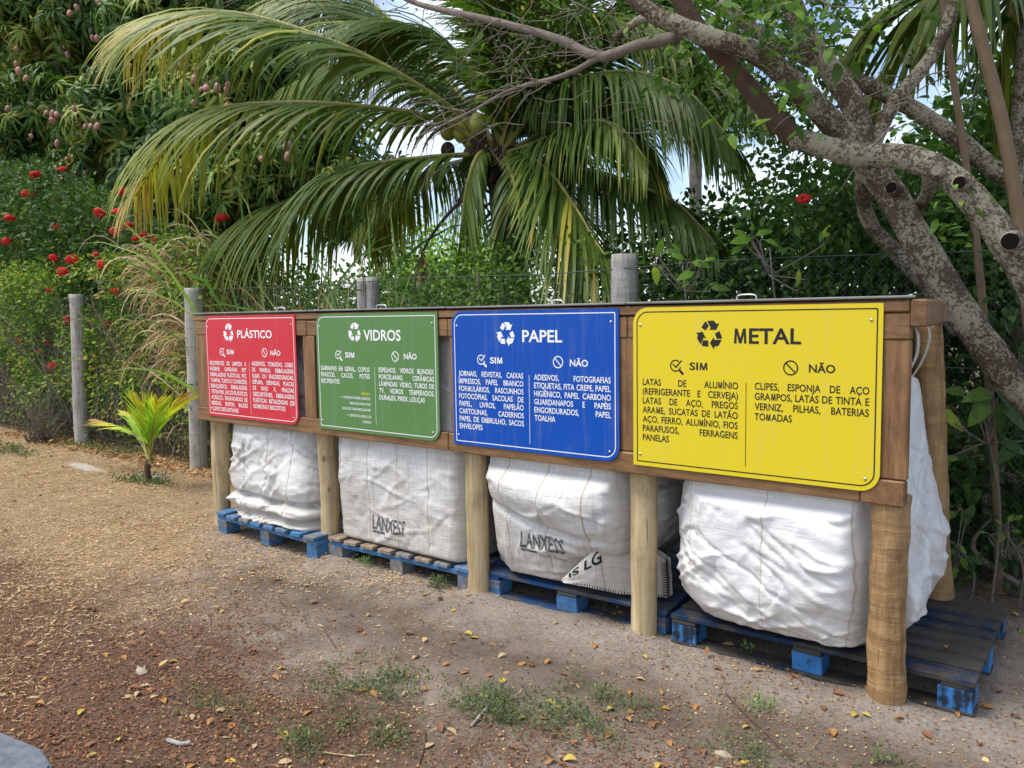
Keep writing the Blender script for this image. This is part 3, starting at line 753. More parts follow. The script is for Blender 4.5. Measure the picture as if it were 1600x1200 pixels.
# ================================================================ SACKS
class Sack:
    def __init__(s, label, cx, cy, a, b, prof, mat, seed, rad=.16, amp=1.0, warp=None, nu=300, nv=150):
        s.o = np.array([cx, cy, prof[0][0]]); root = empty('bulk_sack', s.o, label, 'sack', 'white woven sacks in the rack'); s.root = root
        P = np.array(prof, float)                 # z, growth of the half sizes
        dl = np.concatenate([[0], np.cumsum(np.hypot(np.diff(P[:, 0]), np.diff(P[:, 1])))]); s.H = dl[-1]
        tv = np.linspace(0, s.H, nv)
        z0 = np.interp(tv, dl, P[:, 0]); g0 = np.interp(tv, dl, P[:, 1])
        for _ in range(2):
            g0[1:-1] = .25*g0[:-2]+.5*g0[1:-1]+.25*g0[2:]; z0[1:-1] = .25*z0[:-2]+.5*z0[1:-1]+.25*z0[2:]
        per = 2*(2*a-2*rad)+2*(2*b-2*rad)+2*math.pi*rad; s.per = per
        ss = np.linspace(0, per, nu+1)            # start: back middle, going to +x side, front at per/2
        segs = [(a-rad, (0, b), (1, 0)), (math.pi*rad/2, (a-rad, b-rad), 90), (2*b-2*rad, (a, b-rad), (0, -1)), (math.pi*rad/2, (a-rad, -b+rad), 0), (2*a-2*rad, (a-rad, -b), (-1, 0)),
                (math.pi*rad/2, (-a+rad, -b+rad), -90), (2*b-2*rad, (-a, -b+rad), (0, 1)), (math.pi*rad/2, (-a+rad, b-rad), 180), (a-rad, (-a+rad, b), (1, 0))]
        pts, nrm = [], []
        for q in ss:
            q = min(q, per-1e-6)
            for L, p0, d in segs:
                if q <= L: break
                q -= L
            if isinstance(d, tuple):
                pts.append((p0[0]+d[0]*q, p0[1]+d[1]*q)); nrm.append((-d[1], d[0]))
            else:
                an = R(d)-q/rad; pts.append((p0[0]+rad*math.cos(an), p0[1]+rad*math.sin(an))); nrm.append((math.cos(an), math.sin(an)))
        pts, nrm = np.array(pts), np.array(nrm)
        s.v0 = dl[1]
        Uu, Tt = np.meshgrid(ss, tv, indexing='ij'); Z = np.repeat(z0[None], nu+1, 0); Gr = np.repeat(g0[None], nu+1, 0)
        f = Uu/per; cu, su = np.cos(f*2*math.pi), np.sin(f*2*math.pi); w = 2.2
        # long soft bulges, tension folds and small crumples (metres of cloth as coordinates)
        h_ = Tt-s.v0; fx = f*per
        wx = fbm(fx*2.0+seed, h_*2.0, seed, seed, 3); wy = fbm(fx*2.0, h_*2.0+9, seed*2, seed+3, 3)
        big = (fbm(fx*2.2+seed*2, h_*2.4, 0, seed+5, 2)-.5)*.07
        def ridge(sx, sz, ang, k, wd, gate):
            a_ = fx*math.cos(ang)+h_*math.sin(ang); b_ = -fx*math.sin(ang)+h_*math.cos(ang)
            n_ = fbm(a_*sx+wx*1.6, b_*sz+wy*1.6, seed, seed+k, 2); r_ = 1-np.abs(n_-.5)/wd
            g_ = np.clip((fbm(fx*2.6+k, h_*2.6, k, seed+k+1, 2)-gate)*5, 0, 1)
            return np.clip(r_, 0, 1)**1.4*g_
        fold = ridge(1.6, 7, .25, 21, .09, .42)*.022 + ridge(1.6, 8, -.5, 33, .07, .42)*.022 + ridge(6, 1.8, .1, 39, .07, .46)*.018 - ridge(2, 10, .6, 55, .06, .42)*.018 - ridge(5, 3, .9, 59, .05, .45)*.014
        crump = (ridge(4, 16, -.2, 71, .12, .45)+ridge(12, 5, .3, 75, .12, .5))*.009 + (fbm(fx*14+wx*3, h_*22+wy*3, 0, seed+81, 3)-.5)*.010
        edge = np.clip(h_/.06+.2, 0, 1)
        D = (big+(fold+crump)*1.0)*amp*edge + Gr
        if warp is not None: dD, dZ = warp(f, Tt, Z); D = D+dD; Z = Z+dZ
        Z = Z + (fbm(cu*3+seed, su*3, Tt*3, seed+91, 3)-.5)*.03*np.clip((Tt-s.v0)/.2, 0, 1)
        V = np.stack([pts[:, 0][:, None]+nrm[:, 0][:, None]*D, pts[:, 1][:, None]+nrm[:, 1][:, None]*D, Z-prof[0][0]], -1)
        Xw, Yw, Zw = V[..., 0]+cx, V[..., 1]+cy, V[..., 2]+prof[0][0]
        for px_ in POSTX:
            dx = np.abs(Xw-px_); w_ = np.exp(-(dx/.10)**4); Yw = np.where(Yw < .4, Yw+np.maximum(.19-Yw, 0)*w_*.92, Yw)
        lim = np.clip((Zw-.60)/.13, 0, 1)*.16-.10; Yw = np.where(Yw < lim, lim+(Yw-lim)*.1, Yw)
        V[..., 1] = Yw-cy
        V[-1] = V[0]
        s.ss, s.tv, s.V = ss, tv, V
        i, j = np.meshgrid(np.arange(nu), np.arange(nv-1), indexing='ij')
        q = np.stack([i*nv+j, i*nv+j+1, (i+1)*nv+j+1, (i+1)*nv+j], -1).reshape(-1, 4)
        link('fabric', np_mesh('fabric', V.reshape(-1, 3), [q], MATS[mat], None, True, np.stack([Uu, Tt-s.v0], -1).reshape(-1, 2)), root)
        dU = np.gradient(V, axis=0); dV = np.gradient(V, axis=1); s.N = unit(np.cross(dV, dU))
    def at(s, u, v, lift=.002):
        """surface point: u metres from the front middle to the right, v metres of cloth from the bottom"""
        x = np.clip((s.per/2 - np.asarray(u))/s.per*(len(s.ss)-1), 0, len(s.ss)-1.001); y = np.clip((np.asarray(v)+s.v0)/s.H*(len(s.tv)-1), 0, len(s.tv)-1.001)
        i, j = x.astype(int), y.astype(int); fx, fy = (x-i)[..., None], (y-j)[..., None]
        def I(A): return (A[i, j]*(1-fx)*(1-fy)+A[i+1, j]*fx*(1-fy)+A[i, j+1]*(1-fx)*fy+A[i+1, j+1]*fx*fy)
        return I(s.V)+unit(I(s.N))*lift
    def print_text(s, name, body, u, v, cap, width, slope=0.0, mat='print_ink', ud=None, off=.03, shear=0):
        p = Print()
        if body: p.text(body, 0, 0, cap, width, off=off)
        if ud: p.poly(ud)
        if body == 'LANXESS': p.v = [(a_+b_*.10, b_) for a_, b_ in p.v]
        bm = bmesh.new(); vs = [bm.verts.new((a, b, 0)) for a, b in p.v]
        for f in p.f:
            try: bm.faces.new([vs[i] for i in f])
            except ValueError: pass
        for _ in range(3):
            es = [e for e in bm.edges if e.calc_length() > .012]
            if not es: break
            bmesh.ops.subdivide_edges(bm, edges=es, cuts=1); bmesh.ops.triangulate(bm, faces=bm.faces)
        xy = np.array([v_.co[:2] for v_ in bm.verts])
        c_, s_ = math.cos(slope), math.sin(slope)
        W = s.at(u+xy[:, 0]*c_-xy[:, 1]*s_, v+xy[:, 0]*s_+xy[:, 1]*c_, .0025)
        for v_, w_ in zip(bm.verts, W): v_.co = w_
        return link(name, bm_mesh(name, bm, MATS[mat]), s.root)
    def stitches(s, u0, v0, u1, v1, n, half=.012, mat='thread'):
        A = Acc()
        for k in range(n):
            t_ = k/n; u, v = u0+(u1-u0)*t_, v0+(v1-v0)*t_
            du, dv = (half, 0) if abs(v1-v0) > abs(u1-u0) else (0, half)
            q = s.at(np.array([u-du, u, u+du]), np.array([v-dv, v, v+dv+.004]), .004); A.tube(q, .0022, 4)
        o_ = link('stitching', A.mesh('stitching', MATS[mat]), s.root); tag(o_, None, None, None, 'stuff')

# slumped sack: bellied out, then collapsed into flat folds on its pallet
def warp1(f, t_, z):
    m = np.exp(-((t_-.28)/.16)**2); k = fbm(f*9, t_*2.5, 0, 77, 3)-.5
    return m*k*.13, m*(fbm(f*7, t_*3, 3, 78, 2)-.5)*.07
s1 = Sack('white sack slumped into folds at its base, leftmost in the rack', .56, .50, .445, .44,
          [(.15, -.30), (.145, .02), (.165, .06), (.19, .0), (.205, -.02), (.225, .07), (.265, .075), (.285, .01), (.30, -.02), (.325, .05), (.38, .065), (.46, .05), (.60, .01), (.80, -.01), (1.1, -.02), (1.42, -.03)], 'sack_plain', 3, .15, 1.05, warp1)
s2 = Sack('upright white sack with grey grid and dark lettering, left of the middle post', 1.785, .50, .515, .45,
          [(.15, -.32), (.148, -.03), (.165, .0), (.25, .0), (.6, .0), (1.0, -.01), (1.42, -.03)], 'sack_grid', 11, .07, .42)
def warp3(f, t_, z):
    u = (.5-f)*3.3; h_ = t_-.25
    e_ = .30-.16*u+.25*u*u
    belly = .055*np.exp(-((h_-e_-.16)/.13)**2)*np.exp(-((u+.0)/.42)**2)
    cr = -.035*np.exp(-((h_-e_)/.022)**2)*np.exp(-((u+.05)/.36)**2)
    tuck = -.13*np.exp(-((h_-.05)/.13)**2)/(1+np.exp(-(u-.12)*22))
    return belly+cr+tuck, 0*t_
s3 = Sack('white grid sack sagging over a folded stitched corner, behind the fourth post', 2.86, .50, .46, .45,
          [(.15, -.30), (.148, -.10), (.17, -.045), (.26, -.01), (.40, .02), (.60, .05), (.80, .02), (1.1, -.02), (1.42, -.04)], 'sack_grid', 23, .24, .75, warp3)
def warp4(f, t_, z):
    return .04*np.exp(-((t_-.4)/.2)**2)*(fbm(f*22, t_*5, 0, 44, 3)-.3), 0*t_
s4 = Sack('clean white sack bulging out over the blackened pallet, nearest to the camera', 3.96, .46, .44, .42,
          [(.155, -.30), (.150, -.12), (.175, -.06), (.23, .0), (.33, .045), (.50, .06), (.70, .035), (.95, .0), (1.15, -.04), (1.22, -.10)], 'sack_white', 37, .24, .80, warp4)
s2.print_text('printed_name', 'LANXESS', -.205, .112, .084, .275, .02, off=.014)
s2.print_text('printed_bar', None, -.205, .102, .01, .1, .02, ud=[(0, -.010), (.105, -.010), (.105, .002), (0, .002)])
s2.print_text('printed_line', 'Energizing Chemistry', -.10, .075, .012, .155, .02, off=.0)
s3.print_text('printed_name', 'LANXESS', -.165, .232, .082, .26, -.02, off=.014)
s3.print_text('printed_bar', None, -.165, .220, .01, .1, -.02, ud=[(0, -.010), (.10, -.010), (.10, .002), (0, .002)])
s3.print_text('printed_line', 'Energizing Chemistry', -.055, .19, .012, .14, -.02, off=.0)
s2.stitches(-.49, .1, -.49, .75, 60); s3.stitches(-.455, .1, -.455, .72, 56)
# folded corner of the third sack
fo = s3.o
ca = [U(878, 905, .05), U(918, 868, .06), U(958, 838, .12), U(1003, 852, .21), U(1040, 876, .23)]
cb = [U(882, 911, .03), U(922, 918, .06), U(962, 927, .14), U(1003, 931, .20), U(1043, 934, .22)]
ca, cb = catmull(ca, 40), catmull(cb, 40)
tt = np.linspace(0, 1, 16)[None, :, None]
PV = ca[:, None]*(1-tt)+cb[:, None]*tt
PV[..., 1] -= .022*np.sin(math.pi*tt[..., 0]**.7)*np.sin(math.pi*np.linspace(.12, 1, 40))[:, None] + .012*(fbm(np.arange(40)[:, None]*.25, np.arange(16)[None]*.3, 0, 3, 3)-.5)
bk_ = PV.copy(); bk_[..., 1] += .05
i, j = np.meshgrid(np.arange(39), np.arange(15), indexing='ij')
q = np.stack([i*16+j, i*16+j+1, (i+1)*16+j+1, (i+1)*16+j], -1).reshape(-1, 4)
ed = [(k*16+a_) for k in range(40) for a_ in (15,)]
Vf = np.vstack([PV.reshape(-1, 3), bk_.reshape(-1, 3)]); nF = 640
side = np.array([[k*16+15, (k+1)*16+15, nF+(k+1)*16+15, nF+k*16+15] for k in range(39)]+[[39*16+k, nF+39*16+k, nF+39*16+k+1, 39*16+k+1] for k in range(15)])
uvv = np.stack(np.broadcast_arrays(np.arange(40)[:, None]*.011, np.arange(16)[None]*.009), -1).reshape(-1, 2)
fc = link('folded_corner', np_mesh('folded_corner', rel(Vf, fo), [np.vstack([q, q[:, ::-1]+nF, side])], MATS['sack_grid'], None, True, np.vstack([uvv, uvv])), s3.root)
A = Acc()
for k in range(4, 40):
    for sgn in (0,):
        p0 = PV[k, 15]; A.tube([p0+np.array([0, -.008, .016]), p0+np.array([.003, -.012, .002]), p0+np.array([.004, 0, -.006])], .0022, 4)
for k in range(1, 15):
    p0 = PV[39, k]; A.tube([p0+np.array([-.016, -.008, .0]), p0+np.array([0, -.01, .003]), p0+np.array([.006, .004, .003])], .0022, 4)
so_ = link('stitching', np_mesh('stitching', rel(np.vstack(A.v), fo), [np.vstack(x) for x in A.f.values()], MATS['thread']), fc); tag(so_, None, None, None, 'stuff')
# large letters printed on the fold, running up along it
p = Print(); p.text('IS LG', 0, 0, .034, .12, off=.02)
bm = bmesh.new(); vs = [bm.verts.new((a_, b_, 0)) for a_, b_ in p.v]
for f in p.f:
    try: bm.faces.new([vs[k] for k in f])
    except ValueError: pass
for _ in range(2):
    es = [e for e in bm.edges if e.calc_length() > .012]
    bmesh.ops.subdivide_edges(bm, edges=es, cuts=1); bmesh.ops.triangulate(bm, faces=bm.faces)
for v_ in bm.verts:
    a_, b_ = v_.co.x, v_.co.y
    fi = np.clip(3.0+a_/.12*13, 0, 38.9); fj = np.clip(6.0-b_/.034*4.2, 0, 14.9); k, l = int(fi), int(fj)
    pt = PV[k, l]*(1-(fi-k))*(1-(fj-l))+PV[k+1, l]*(fi-k)*(1-(fj-l))+PV[k, l+1]*(1-(fi-k))*(fj-l)+PV[k+1, l+1]*(fi-k)*(fj-l)
    v_.co = Vector(pt-fo+np.array([.0, -.003, 0]))
link('printed_letters', bm_mesh('printed_letters', bm, MATS['thread']), fc)
# lifting loops that hang the sacks from the frame
def loop(sk, pts, w=.045):
    c_ = catmull(pts, 20); n = len(c_); off = np.array([.0, w, 0])
    V = np.stack([c_-off/2, c_+off/2, c_+off/2+np.array([.003, 0, 0]), c_-off/2+np.array([.003, 0, 0])], 1)
    k = np.arange(n-1)[:, None]*4
    q = np.concatenate([k+[a_, (a_+1) % 4, 4+(a_+1) % 4, 4+a_] for a_ in range(4)])
    link('lifting_loop', np_mesh('lifting_loop', rel(V.reshape(-1, 3), sk.o), [q], MATS['sack_plain'], None, True), sk.root)
loop(s4, [(4.30, .12, 1.10), (4.40, .13, 1.20), (4.455, .14, 1.30), (4.46, .15, 1.38), (4.44, .16, 1.43)])
loop(s4, [(4.25, .75, 1.10), (4.33, .78, 1.22), (4.37, .80, 1.34), (4.36, .80, 1.43)])
loop(s4, [(3.62, .12, 1.10), (3.55, .12, 1.25), (3.50, .12, 1.42)])

# ================================================================ FENCE
FY = 1.41
fn = empty('wire_fence', (0, FY, 0), 'chain link fence on weathered round posts behind the rack', 'fence')
FO = np.array([0, FY, 0])
for k, (x, top, r_, dx) in enumerate([(-8.3, 1.8, .07, 0), (-5.28, 1.80, .080, .06), (-2.50, 1.79, .088, .04), (.02, 1.80, .050, 0), (.135, 1.80, .054, 0), (2.49, 1.85, .084, 0), (5.6, 1.8, .06, 0)]):
    yf = FY-(.13 if x < -2 else 0); x = U(124, 600, yf)[0] if k == 1 else U(306, 600, yf)[0] if k == 2 else x; p0, p1 = (x-dx*.3, yf, -.2), (x+dx, yf, top)
    log('post', p0, p1, r_, MATS['grey_post'], fn, FO, .05, 20, 40, k+51)
A = Acc()
cell = .062; zs = np.arange(0.02, 1.76, cell/2)
for x in np.arange(-9.0, 6.2, cell):
    for sg in (0, 1):
        zig = x+(np.arange(len(zs)) % 2 if sg else (np.arange(len(zs))+1) % 2)*cell/2
        wv = .02*np.sin(x*3+zs*4)
        P = np.stack([zig, FY-.07+wv+.002*(np.arange(len(zs)) % 2), zs], -1)
        A.tube(P, .0015, 3, cap=False)
A.v = [rel(v, FO) for v in A.v]
tag(link('wire_mesh', A.mesh('wire_mesh', MATS['wire']), fn), None, None, None, 'stuff')
for z in (1.76, 1.2, .1):
    x = np.linspace(-9, 6.2, 60); V, f = tube_arr(np.stack([x, FY-.068+.01*np.sin(x*2), z+.012*np.sin(x*2.4)], -1), .0032, 4)
    link('wire_strand', np_mesh('wire_strand', rel(V, FO), f, MATS['wire']), fn)

# ================================================================ VEGETATION builders
def stuff(name, acc_or_mesh, mat, par, o):
    for k in range(len(acc_or_mesh.v)): acc_or_mesh.v[k] = rel(acc_or_mesh.v[k], o)
    return tag(link(name, acc_or_mesh.mesh(name, MATS[mat]), par), None, None, None, 'stuff')
def tubes_obj(name, tubes, mat, par, o, n=8, rough=.08, kind=None, smooth=True):
    A = Acc()
    for k, (p, r_) in enumerate(tubes): A.tube(p, r_, n, None, rough, k+3)
    A.v = [rel(v, o) for v in A.v]
    return tag(link(name, A.mesh(name, MATS[mat], smooth), par), None, None, None, kind)
def twigs(pts0, dirs, L, r, n=7, bend=.25, grav=-.1):
    out = []
    for p, d in zip(np.atleast_2d(pts0), np.atleast_2d(dirs)):
        P = [np.array(p, float)]; d = unit(d); l = L*random.uniform(.6, 1.2)/n
        for k in range(n):
            d = unit(d+rng.normal(size=3)*bend*.5+np.array([0, 0, grav])); P.append(P[-1]+d*l)
        out.append((np.array(P), np.linspace(r, r*.25, n+1)))
    return out

# ---------------------------------------------------------------- hedge along the fence
ho = np.array([-6.0, 1.9, 0])
hd = empty('hedge', ho, 'clipped green hedge pressed against the fence at the left', 'hedge')
A = Acc()
n = 3300
C = np.stack([rng.uniform(-9.6, -2.2, n), 1.345+rng.uniform(0, 1, n)**2*.75, rng.uniform(.0, 1, n)], -1)
keep = fbm(C[:, 0]*2.2, C[:, 2]*3.5, 0, 61, 3) > .45
C[:, 2] = .12+C[:, 2]*(1.95+.3*fbm(C[:, 0]*1.5, 0, 0, 6, 2))
low = (C[:, 2] < .6) & (rng.uniform(size=n) < .7)
C = C[keep & ~low]
leaf_cloud(C, 16, .06, .058, .5, np.array([[0, -1, .35]]), .2, (.15, .9), .5, A)
stuff('foliage', A, 'hedge_leaf', hd, ho)
A = Acc(); n = 900
C = np.stack([rng.uniform(-9.6, -2.2, n), rng.uniform(1.8, 2.7, n), rng.uniform(.1, 2.3, n)], -1)
leaf_cloud(C, 14, .11, .075, .5, np.array([[0, -1, .2]]), .2, (.0, .35), .5, A)  # inner leaves get darker tints: shade inside the hedge put into their colour
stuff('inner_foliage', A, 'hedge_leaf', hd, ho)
tw = []
for k in range(330):
    x = rng.uniform(-9.3, -2.2); y = rng.uniform(1.34, 1.65)
    tw += twigs([(x, y, rng.uniform(0, .3))], [(rng.normal()*.35, rng.normal()*.12, 1)], rng.uniform(.9, 1.9), rng.uniform(.004, .010), 9, .22, 0)
for k in range(150):
    x = rng.uniform(-9.3, -2.2)
    tw += twigs([(x, rng.uniform(1.38, 1.5), rng.uniform(.2, 1.6))], [(rng.normal(), -.1, rng.normal())], rng.uniform(.3, .8), .004, 6, .3, 0)
tubes_obj('branches', tw, 'twig_bark', hd, ho, 4, 0, 'stuff')
A = Acc(); C = np.stack([rng.uniform(-5.2, -2.3, 60), rng.uniform(1.40, 1.48, 60), rng.uniform(.25, 1.3, 60)], -1)
C = C[(fbm(C[:, 0]*3, C[:, 2]*3, 0, 15, 2) > .5)]
leaf_cloud(C, 9, .06, .05, .5, None, .3, (.3, .9), .4, A); stuff('dead_leaves', A, 'litter', hd, ho)

# flower heads, shared meshes
def flower_me(seed):
    r2 = np.random.default_rng(seed); A = Acc(); d = unit(r2.normal(size=(90, 3))+np.array([0, -.15, .25]))
    for dd in d:
        c_ = dd*np.array([.06, .06, .052])*r2.uniform(.8, 1.1); s_ = unit(np.cross(dd, r2.normal(size=3))); u2 = np.cross(dd, s_)
        for a_ in range(4):
            e = s_*math.cos(a_*math.pi/2)+u2*math.sin(a_*math.pi/2)
            V, f = leaf_arr(c_, e+dd*.15, dd, .023, .015, .0); A.add(V, f, r2.uniform(.2, 1))
    return A.mesh('flower_head', MATS['red_petal'])
FL = [flower_me(k) for k in range(3)]
def flowers(par, o, spots):
    for k, (px, py, y, s_) in enumerate(spots):
        f = link('flower_head', FL[k % 3], par, rel(U(px, py, y), o)); f.scale = (s_*random.uniform(.95, 1.35), s_*1.1, s_*random.uniform(.65, 1.0)); f.rotation_euler = (random.uniform(-.4, .4), random.uniform(-.4, .4), random.uniform(0, 6))
flowers(hd, ho, [(79, 453, 1.42, .75), (107, 500, 1.42, .9), (140, 507, 1.42, .8), (167, 508, 1.42, .9), (30, 532, 1.42, .8), (73, 535, 1.42, .55), (63, 550, 1.42, .7), (83, 572, 1.42, 1), (213, 560, 1.45, .6), (180, 455, 1.3, .7), (113, 406, 1.32, 1.0), (97, 424, 1.32, .9), (162, 414, 1.32, 1.0), (83, 402, 1.34, .7), (213, 372, 1.4, .7), (150, 398, 1.4, .6)])

# taller flowering shrub rising over the hedge at the left
so_s = np.array([-7.4, 2.5, 0])
fs = empty('flowering_shrub', so_s, 'tall dark shrub with red flower heads rising above the hedge at the far left', 'shrub')
A = Acc(); n = 1500
px = rng.uniform(-60, 320, n); top = np.interp(px, [-60, 0, 70, 140, 200, 260, 330], [265, 262, 262, 300, 325, 372, 410]); py = top+(460-top)*rng.uniform(0, 1, n)
C = np.array([U(a_, b_, 1.75+rng.uniform(0, 1.1)) for a_, b_ in zip(px, py)])
leaf_cloud(C, 15, .10, .095, .46, np.array([[0, -.7, .6]]), .2, (.15, .8), .5, A)
C = np.array([U(a_, b_+25, 3.0+rng.uniform(0, .8)) for a_, b_ in zip(px[:700], py[:700])]); leaf_cloud(C, 14, .16, .15, .5, None, .2, (.0, .3), .5, A)
stuff('foliage', A, 'shrub_leaf', fs, so_s)
tw = []
for k in range(40):
    p0 = np.array([rng.uniform(-9, -5), rng.uniform(1.9, 2.6), .2]); p1 = U(rng.uniform(-30, 270), rng.uniform(300, 440), 2.1)
    tw.append((catmull([p0, (p0+p1)/2+rng.normal(size=3)*.15, p1], 10), np.linspace(.02, .005, 10)))
tubes_obj('stems', tw, 'twig_bark', fs, so_s, 5, 0, 'stuff')
flowers(fs, so_s, [(15, 341, 1.72, 1.1), (10, 377, 1.72, .95), (113, 405, 1.7, 1.15), (98, 423, 1.7, 1.05), (161, 413, 1.7, 1.1), (85, 405, 1.75, .9), (55, 273, 1.75, 1), (42, 302, 1.75, 1), (97, 264, 1.75, .7), (155, 332, 1.7, 1.05), (190, 299, 1.7, .85), (185, 330, 1.7, .9), (200, 352, 1.7, .8), (180, 362, 1.7, .9), (225, 368, 1.7, .8), (243, 374, 1.7, .8), (275, 393, 1.68, .9), (90, 354, 1.75, .7), (150, 398, 1.7, .6), (347, 340, 1.9, .85), (293, 425, 1.7, .6), (310, 425, 1.7, .6), (255, 402, 1.7, .6)])

# small dry bush standing in front of the hedge
do_ = G(62, 690)
db_ = empty('dry_bush', do_, 'low half dry bush with bare stems before the hedge, left of the fence post', 'bush')
tw = []
for k in range(70):
    tw += twigs([do_+np.array([rng.normal()*.08, rng.normal()*.06, 0])], [(rng.normal()*.5, rng.normal()*.35, 1.0)], rng.uniform(.5, .95), .006, 7, .25, 0)
tubes_obj('stems', tw, 'twig_bark', db_, do_, 4, 0, 'stuff')
A = Acc(); C = np.array([p[-1-random.randint(0, 3)] for p, _ in tw if p[-1][2] > .3 and p[-1][0] < do_[0]+.25]); leaf_cloud(C, 12, .06, .04, .35, None, .1, (.3, .9), .4, A)
stuff('foliage', A, 'weed_leaf', db_, do_)

# ---------------------------------------------------------------- blades: dry grass and green reeds
def blade(p, d, L, W, k, n=7):
    P = [np.array(p, float)]; d = unit(d)
    for i in range(n): P.append(P[-1]+d*L/n); d = unit(d+np.array([0, 0, -k])*(i+1)/n+rng.normal(size=3)*.05)
    P = np.array(P); T = unit(np.gradient(P, axis=0)); S = unit(np.cross(T, rng.normal(size=3)*.4+np.array([.3, -1, .1])))
    w = W*np.sin(np.linspace(.5, math.pi, n+1))**.7
    V = np.stack([P-S*w[:, None]/2, P+S*w[:, None]/2], 1).reshape(-1, 3); i = np.arange(n)[:, None]*2
    return V, [i+[0, 1, 3, 2]]
def tuft(name, label, cat, group, base, n, spread, h, W, lean, droop, mat, z0=None):
    r_ = empty(name, base, label, cat, group); A = Acc()
    for k in range(n):
        p = np.array(base)+np.array([rng.normal()*spread, rng.normal()*spread*.4, 0 if z0 is None or k < 10 else rng.uniform(*z0)])
        V, f = blade(p, (lean[0]+rng.normal()*.28, lean[1]+rng.normal()*.2, 1), h*rng.uniform(.6, 1.2), W*rng.uniform(.6, 1.3), droop*rng.uniform(.5, 1.5), 9); A.add(V, f, rng.uniform(0, 1))
    stuff('blades', A, mat, r_, np.array(base)); return r_
gg = 'tall dry grass behind the fence'
tuft('dry_grass_clump', 'tangled straw coloured grass leaning left over the hedge, beside the second fence post', 'grass', gg, (-2.75, 1.62, 0), 420, .30, .85, .016, (-.45, -.25), .8, 'dry_grass', (.7, 2.0))
tuft('dry_grass_clump', 'straw coloured grass arching over the top of the hedge, nearest the red flowers', 'grass', gg, (-3.2, 1.85, 0), 220, .40, .95, .014, (-.5, -.1), .9, 'dry_grass', (1.3, 2.0))
tuft('dry_grass_clump', 'upright dry grass behind the fence above the red sign', 'grass', gg, (-1.55, 1.75, 0), 150, .40, 1.95, .012, (.0, 0), .35, 'dry_grass')
tuft('dry_grass_clump', 'thin dry grass behind the fence above the green sign', 'grass', gg, (-.55, 1.8, 0), 110, .35, 1.85, .011, (.1, 0), .35, 'dry_grass')
tuft('dry_grass_clump', 'withered grass standing low behind the leftmost rack post', 'grass', gg, (-.75, 1.36, 0), 120, .30, .95, .010, (.05, 0), .4, 'dry_grass')
rg_ = 'green reed leaves behind the fence'
tuft('reed_clump', 'broad green blades bending above the second fence post', 'reed', rg_, (-2.05, 1.7, 0), 22, .16, 2.9, .035, (-.1, 0), .5, 'reed_leaf')
tuft('reed_clump', 'long green blades bending over the red sign', 'reed', rg_, (-1.5, 1.8, 0), 16, .2, 2.75, .035, (.15, 0), .55, 'reed_leaf')
tuft('reed_clump', 'upright green blades just left of the paired fence posts', 'reed', rg_, (-.25, 1.75, 0), 40, .16, 2.2, .03, (.0, 0), .25, 'reed_leaf')

# ---------------------------------------------------------------- bushes behind the fence
def bush(label, mat, regions, n, per, sp, L, W, tint, y, stems=8, cat='bush', name='bush', group='bushes behind the fence', out=(0, -.6, .5), droop=.2, hole=.36):
    """regions: pixel polygons given as (px list, top py list, bottom py) measured at depth range y"""
    A = Acc(); px_, tops, bot = regions
    px = rng.uniform(min(px_), max(px_), n); top = np.interp(px, px_, tops)+(fbm(px*.02, y[0], 0, 12, 3)-.5)*60; py = top+(bot-top)*rng.uniform(0, 1, n)
    d = rng.uniform(y[0], y[1], n)
    C = np.array([U(a_, b_, c_) for a_, b_, c_ in zip(px, py, d)]); ok = (fbm(C[:, 0]*1.6, C[:, 2]*1.8, C[:, 1], 22, 3) > hole) & (C[:, 2] > .03); C = C[ok]
    o = np.array([C[:, 0].mean(), (y[0]+y[1])/2, 0]); r_ = empty(name, o, label, cat, group)
    leaf_cloud(C, per, sp, L, W, np.array([out]), droop, tint, .5, A); stuff('foliage', A, mat, r_, o)
    tw = []
    for k in range(stems):
        e = C[random.randrange(len(C))]; b = np.array([e[0]+rng.normal()*.3, rng.uniform(*y), 0]); tw.append((catmull([b, (b+e)/2+rng.normal(size=3)*.12, e], 9), np.linspace(.022, .006, 9)))
    tubes_obj('stems', tw, 'twig_bark', r_, o, 5, 0, 'stuff'); return r_
bush('leafy green bush behind the blue sign, left of the thick fence post', 'bush_leaf', ([580, 640, 720, 800, 880, 950], [430, 415, 400, 405, 385, 400], 620), 620, 16, .10, .055, .5, (.2, .75), (1.6, 2.6))
bush('bright yellow green bush far behind the palm, above the green sign', 'bright_leaf', ([585, 620, 680, 740, 790], [415, 385, 372, 375, 395], 470), 260, 16, .2, .12, .4, (.2, .8), (6, 8))
bush('low tangled bush behind the yellow sign, right of the thick fence post', 'bush_leaf', ([960, 1050, 1150, 1250, 1330], [420, 400, 395, 390, 400], 640), 560, 16, .10, .06, .5, (.1, .6), (1.6, 2.8))
bush('dense shady bush between the palm and the lichen covered tree', 'bush_leaf', ([960, 1020, 1080, 1140, 1200, 1280, 1360], [370, 350, 335, 320, 340, 300, 270], 480), 620, 16, .15, .075, .48, (.05, .55), (2.8, 4.5))
bush('shady bush under the leaning trunk at the right', 'bush_leaf', ([1280, 1360, 1440, 1520, 1620], [300, 280, 300, 320, 300], 560), 620, 16, .13, .07, .48, (.0, .5), (2.2, 3.6))
bush('dark undergrowth right of the rack, behind the wire', 'bush_leaf', ([1440, 1480, 1540, 1640], [470, 480, 470, 450], 935), 900, 13, .10, .08, .48, (.0, .42), (1.75, 3.2), hole=.42)
bush('distant grove showing under the palm fronds', 'bush_leaf', ([300, 400, 480, 560, 640, 700], [455, 440, 450, 445, 440, 430], 500), 420, 16, .35, .22, .45, (.2, .7), (11, 15), 6)
